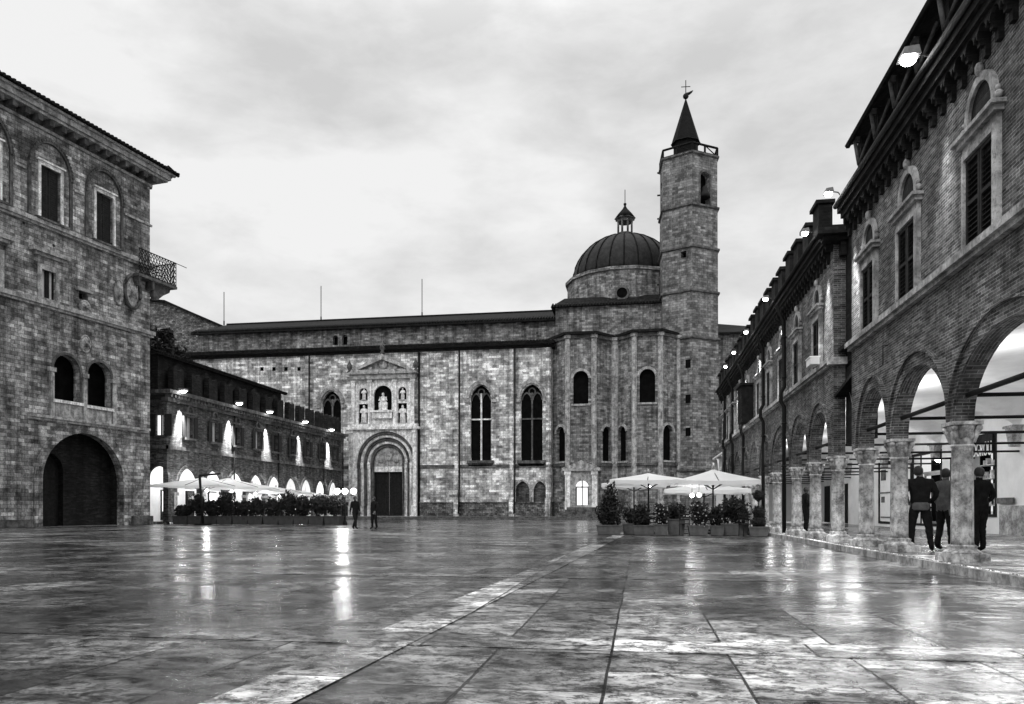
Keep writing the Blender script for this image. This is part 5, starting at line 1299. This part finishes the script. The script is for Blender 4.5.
# ------------------------------------------------------------------ people
def person(label, loc, rz, J, H=1.75, grp=None, bulk=1.0, jacket=None, trousers=None, band=None, hairm=None):
    """one skinned continuous body; J overrides joint positions given for a 1.75 m figure facing -y"""
    P = dict(pelvis=(0,0,.95), waist=(0,.01,1.08), chest=(0,.01,1.30), neck=(0,.0,1.47), nk2=(0,-.01,1.54), head=(0,-.02,1.62), top=(0,-.015,1.685),
             shL=(-.19,.01,1.40), elL=(-.25,.03,1.13), wrL=(-.2,-.08,.93), haL=(-.17,-.12,.88),
             shR=(.19,.01,1.40), elR=(.25,.03,1.13), wrR=(.2,-.08,.93), haR=(.17,-.12,.88),
             hpL=(-.1,0,.9), knL=(-.12,-.02,.49), anL=(-.13,.02,.09), toL=(-.15,-.14,.035),
             hpR=(.1,0,.9), knR=(.12,-.02,.49), anR=(.13,.02,.09), toR=(.15,-.14,.035))
    P.update(J)
    Rd = dict(pelvis=(.165,.12), waist=(.155,.115), chest=(.185,.125), neck=(.075,.075), nk2=(.06,.06), head=(.085,.10), top=(.07,.08),
              shL=(.085,.08), elL=(.058,.058), wrL=(.04,.038), haL=(.045,.028), shR=(.085,.08), elR=(.058,.058), wrR=(.04,.038), haR=(.045,.028),
              hpL=(.11,.12), knL=(.075,.08), anL=(.055,.055), toL=(.045,.035), hpR=(.11,.12), knR=(.075,.08), anR=(.055,.055), toR=(.045,.035))
    E_ = [('pelvis','waist'),('waist','chest'),('chest','neck'),('neck','nk2'),('nk2','head'),('head','top'),
          ('chest','shL'),('shL','elL'),('elL','wrL'),('wrL','haL'),('chest','shR'),('shR','elR'),('elR','wrR'),('wrR','haR'),
          ('pelvis','hpL'),('hpL','knL'),('knL','anL'),('anL','toL'),('pelvis','hpR'),('hpR','knR'),('knR','anR'),('anR','toR')]
    names = list(P); pts = [Vector(P[k]) for k in names]; rad = [tuple(r*(bulk if k in ('pelvis','waist','chest','shL','shR','elL','elR') else 1) for r in Rd[k]) for k in names]; ed = [(names.index(a), names.index(b)) for a, b in E_]
    for s, side in (('L', -1), ('R', 1)):
        w_ = Vector(P['ha'+s]); d = (w_-Vector(P['wr'+s])).normalized(); sd = d.cross(Vector((0,-1,.2))).normalized(); i0 = names.index('ha'+s)
        for k in range(5):
            off = sd*(.014*(k-1.5)) if k < 4 else sd*(-.035*side*-1)
            L_ = (.05,.06,.055,.04,.03)[k]
            a = w_+off*1.2+d*(.03 if k < 4 else -.01); b = a+d*L_*.6+Vector((0,-.008,0)); c = b+d*L_*.4+Vector((0,-.02,0))
            n0 = len(pts); pts += [a, b, c]; rad += [(.0095,.0095)]*3; ed += [(i0, n0), (n0, n0+1), (n0+1, n0+2)]
    me = bpy.data.meshes.new('tmp'); me.from_pydata(pts, ed, []); o = bpy.data.objects.new('tmp', me); C.objects.link(o)
    md = o.modifiers.new('s', 'SKIN'); o.modifiers.new('u', 'SUBSURF').levels = 2
    sv = me.skin_vertices[0].data
    for i, r in enumerate(rad): sv[i].radius = r; sv[i].use_root = (i == 0)
    dg = bpy.context.evaluated_depsgraph_get(); dg.update()
    m2 = bpy.data.meshes.new_from_object(o.evaluated_get(dg)); bpy.data.objects.remove(o)
    m2.name = 'person'
    from mathutils import noise as mn
    for v in m2.vertices:
        if .1 < v.co.z < 1.45: v.co += v.normal*(.016*mn.noise(Vector((v.co.x*9, v.co.y*9, v.co.z*14)))+.008*mn.noise(v.co*28))
    mats = [jacket or M['cloth'], trousers or M['cloth'], M['shaded_skin'], band or M['cloth'], M['hair']]
    m2.materials.clear()
    for m_ in mats: m2.materials.append(m_)
    hands = [Vector(P['haL']), Vector(P['haR'])]
    for p in m2.polygons:
        c = p.center; p.use_smooth = True
        if c.z > 1.52: p.material_index = 2
        elif min((c-h).length for h in hands) < .1: p.material_index = 2
        elif c.z < .1: p.material_index = 1
        elif c.z < .84: p.material_index = 1
        else: p.material_index = 0
    # face features pressed out of the head surface
    hd = Vector(P['head'])
    for v in m2.vertices:
        r = v.co-hd
        if r.length < .16 and v.co.z > 1.53:
            if r.y < -.05 and abs(r.x) < .022 and -.03 < r.z < .02: v.co.y -= .022
            if abs(r.x) > .06 and abs(r.y) < .03 and abs(r.z) < .03: v.co.x += .014*(1 if r.x > 0 else -1)
            if r.y < -.05 and .018 < abs(r.x) < .05 and .015 < r.z < .035: v.co.y += .008
    t = bpy.data.objects.new('person', m2); C.objects.link(t); t.location = loc; t.rotation_euler = (0,0,rz); t.scale = (H/1.75,)*3
    tag(t, label, 'person', grp)
    hr = MB(); hr.ball((hd.x, hd.y+.015, hd.z+.012), .104, 16, (.88, 1.0, 1.1)); 
    hr.v = [Vector((p.x, max(p.y, hd.y-.055) if p.z < hd.z+.07 else p.y, max(p.z, hd.z-.075))) for p in hr.v]
    child(hr, 'hair', M['hair'], t)
    if band:
        wb = MB(); wb.lathe([(.17,.83),(.185,.86),(.185,.96),(.175,.99)], n=20, M=Matrix.Diagonal((1.05,.8,1,1))); child(wb, 'waistband', band, t)
    return t
def RP(px, Y): return (onY(px, Y), Y, .15)
hipL = dict(elL=(-.3,.06,1.15), wrL=(-.2,-.1,.98), haL=(-.13,-.13,.95)); hipR = dict(elR=(.3,.06,1.15), wrR=(.2,-.1,.98), haR=(.13,-.13,.95))
J1 = dict(hipL); J1.update(hipR); J1.update(knL=(-.16,-.0,.49), anL=(-.2,.04,.09), toL=(-.24,-.1,.035), knR=(.15,-.02,.49), anR=(.17,.02,.09), toR=(.2,-.12,.035),
    shL=(-.21,.01,1.40), shR=(.21,.01,1.40), head=(.03,-.02,1.62), top=(.035,-.015,1.685))
yp = 17.2
big = person('man in bulky dark jacket with grey waistband, hands in front, between the two nearest columns', RP(920, yp), R(172), J1, 1.78, 'people under the right arcade', band=M['cloth_light'], bulk=1.14)
J2 = dict(haL=(-.2,-.0,.8), wrL=(-.22,.0,.87), knL=(-.09,-.05,.49), anL=(-.12,-.02,.09), toL=(-.13,-.17,.035), anR=(.16,.06,.09), toR=(.18,-.1,.035), knR=(.13,.0,.49))
person('person in grey top and dark trousers half hidden behind the nearest column', RP(945.5, 17.6), R(120), J2, 1.74, 'people under the right arcade', jacket=M['cloth_light'])
J3 = dict(hipL); J3.update(dict(knL=(-.07,-.02,.49), anL=(-.08,.02,.09), toL=(-.09,-.14,.035), knR=(.08,-.02,.49), anR=(.09,.02,.09), toR=(.1,-.14,.035)))
person('person all in black standing just right of the nearest column, facing the shop window', RP(979.5, 17.1), R(200), J3, 1.74, 'people under the right arcade')
JW = dict(knL=(-.1,-.16,.5), anL=(-.11,-.22,.1), toL=(-.12,-.38,.06), knR=(.1,.08,.48), anR=(.11,.3,.12), toR=(.12,.2,.04), haL=(-.24,.1,.85), wrL=(-.24,.08,.92), haR=(.24,-.16,.88), wrR=(.24,-.12,.95))
person('person in dark clothes walking past the globe lamps, nearer the left cafe', (onY(355, 37.5), 37.5, 0), R(60), JW, 1.72, 'people walking in front of the church')
person('person in dark clothes standing in front of the church portal, right of the walking one', (onY(374, 38.5), 38.5, 0), R(-30), J2, 1.7, 'people walking in front of the church')
0 and person('person seen small in front of the blank church wall between portal and first tall window', (onY(455, 70), 70, 0), R(90), JW, 1.72, 'people walking in front of the church')
0 and person('person near the small pedimented side porch', (onY(561, 60), 60, 0), R(-90), JW, 1.72, 'people walking in front of the church')
person('waiter in dark clothes standing inside the right arcade by the third column', (onY(806, 31), 31, .15), R(100), J3, 1.75, 'people under the right arcade')
person('person standing inside the left arcade at the lit end arch', (onY(168, 52), 52, .14), R(40), J3, 1.72)
# bin by the wall
for i, (px, Y, rz, l) in enumerate([(640, 33.6, .5, 'cafe chair under the left edge of the flatter parasol'), (655, 34.6, 2.2, 'cafe chair behind the blossoming shrub of the flatter parasol'), (720, 34.2, 1.2, 'cafe chair in shade under the middle of the bright parasol'), (741, 33.4, 4.0, 'cafe chair behind the big leafy shrub')]):
    cafe_chair(onY(px, Y), Y, rz, l)
cafe_table('round cafe table under the flatter parasol', onY(648, 34.2), 34.2)
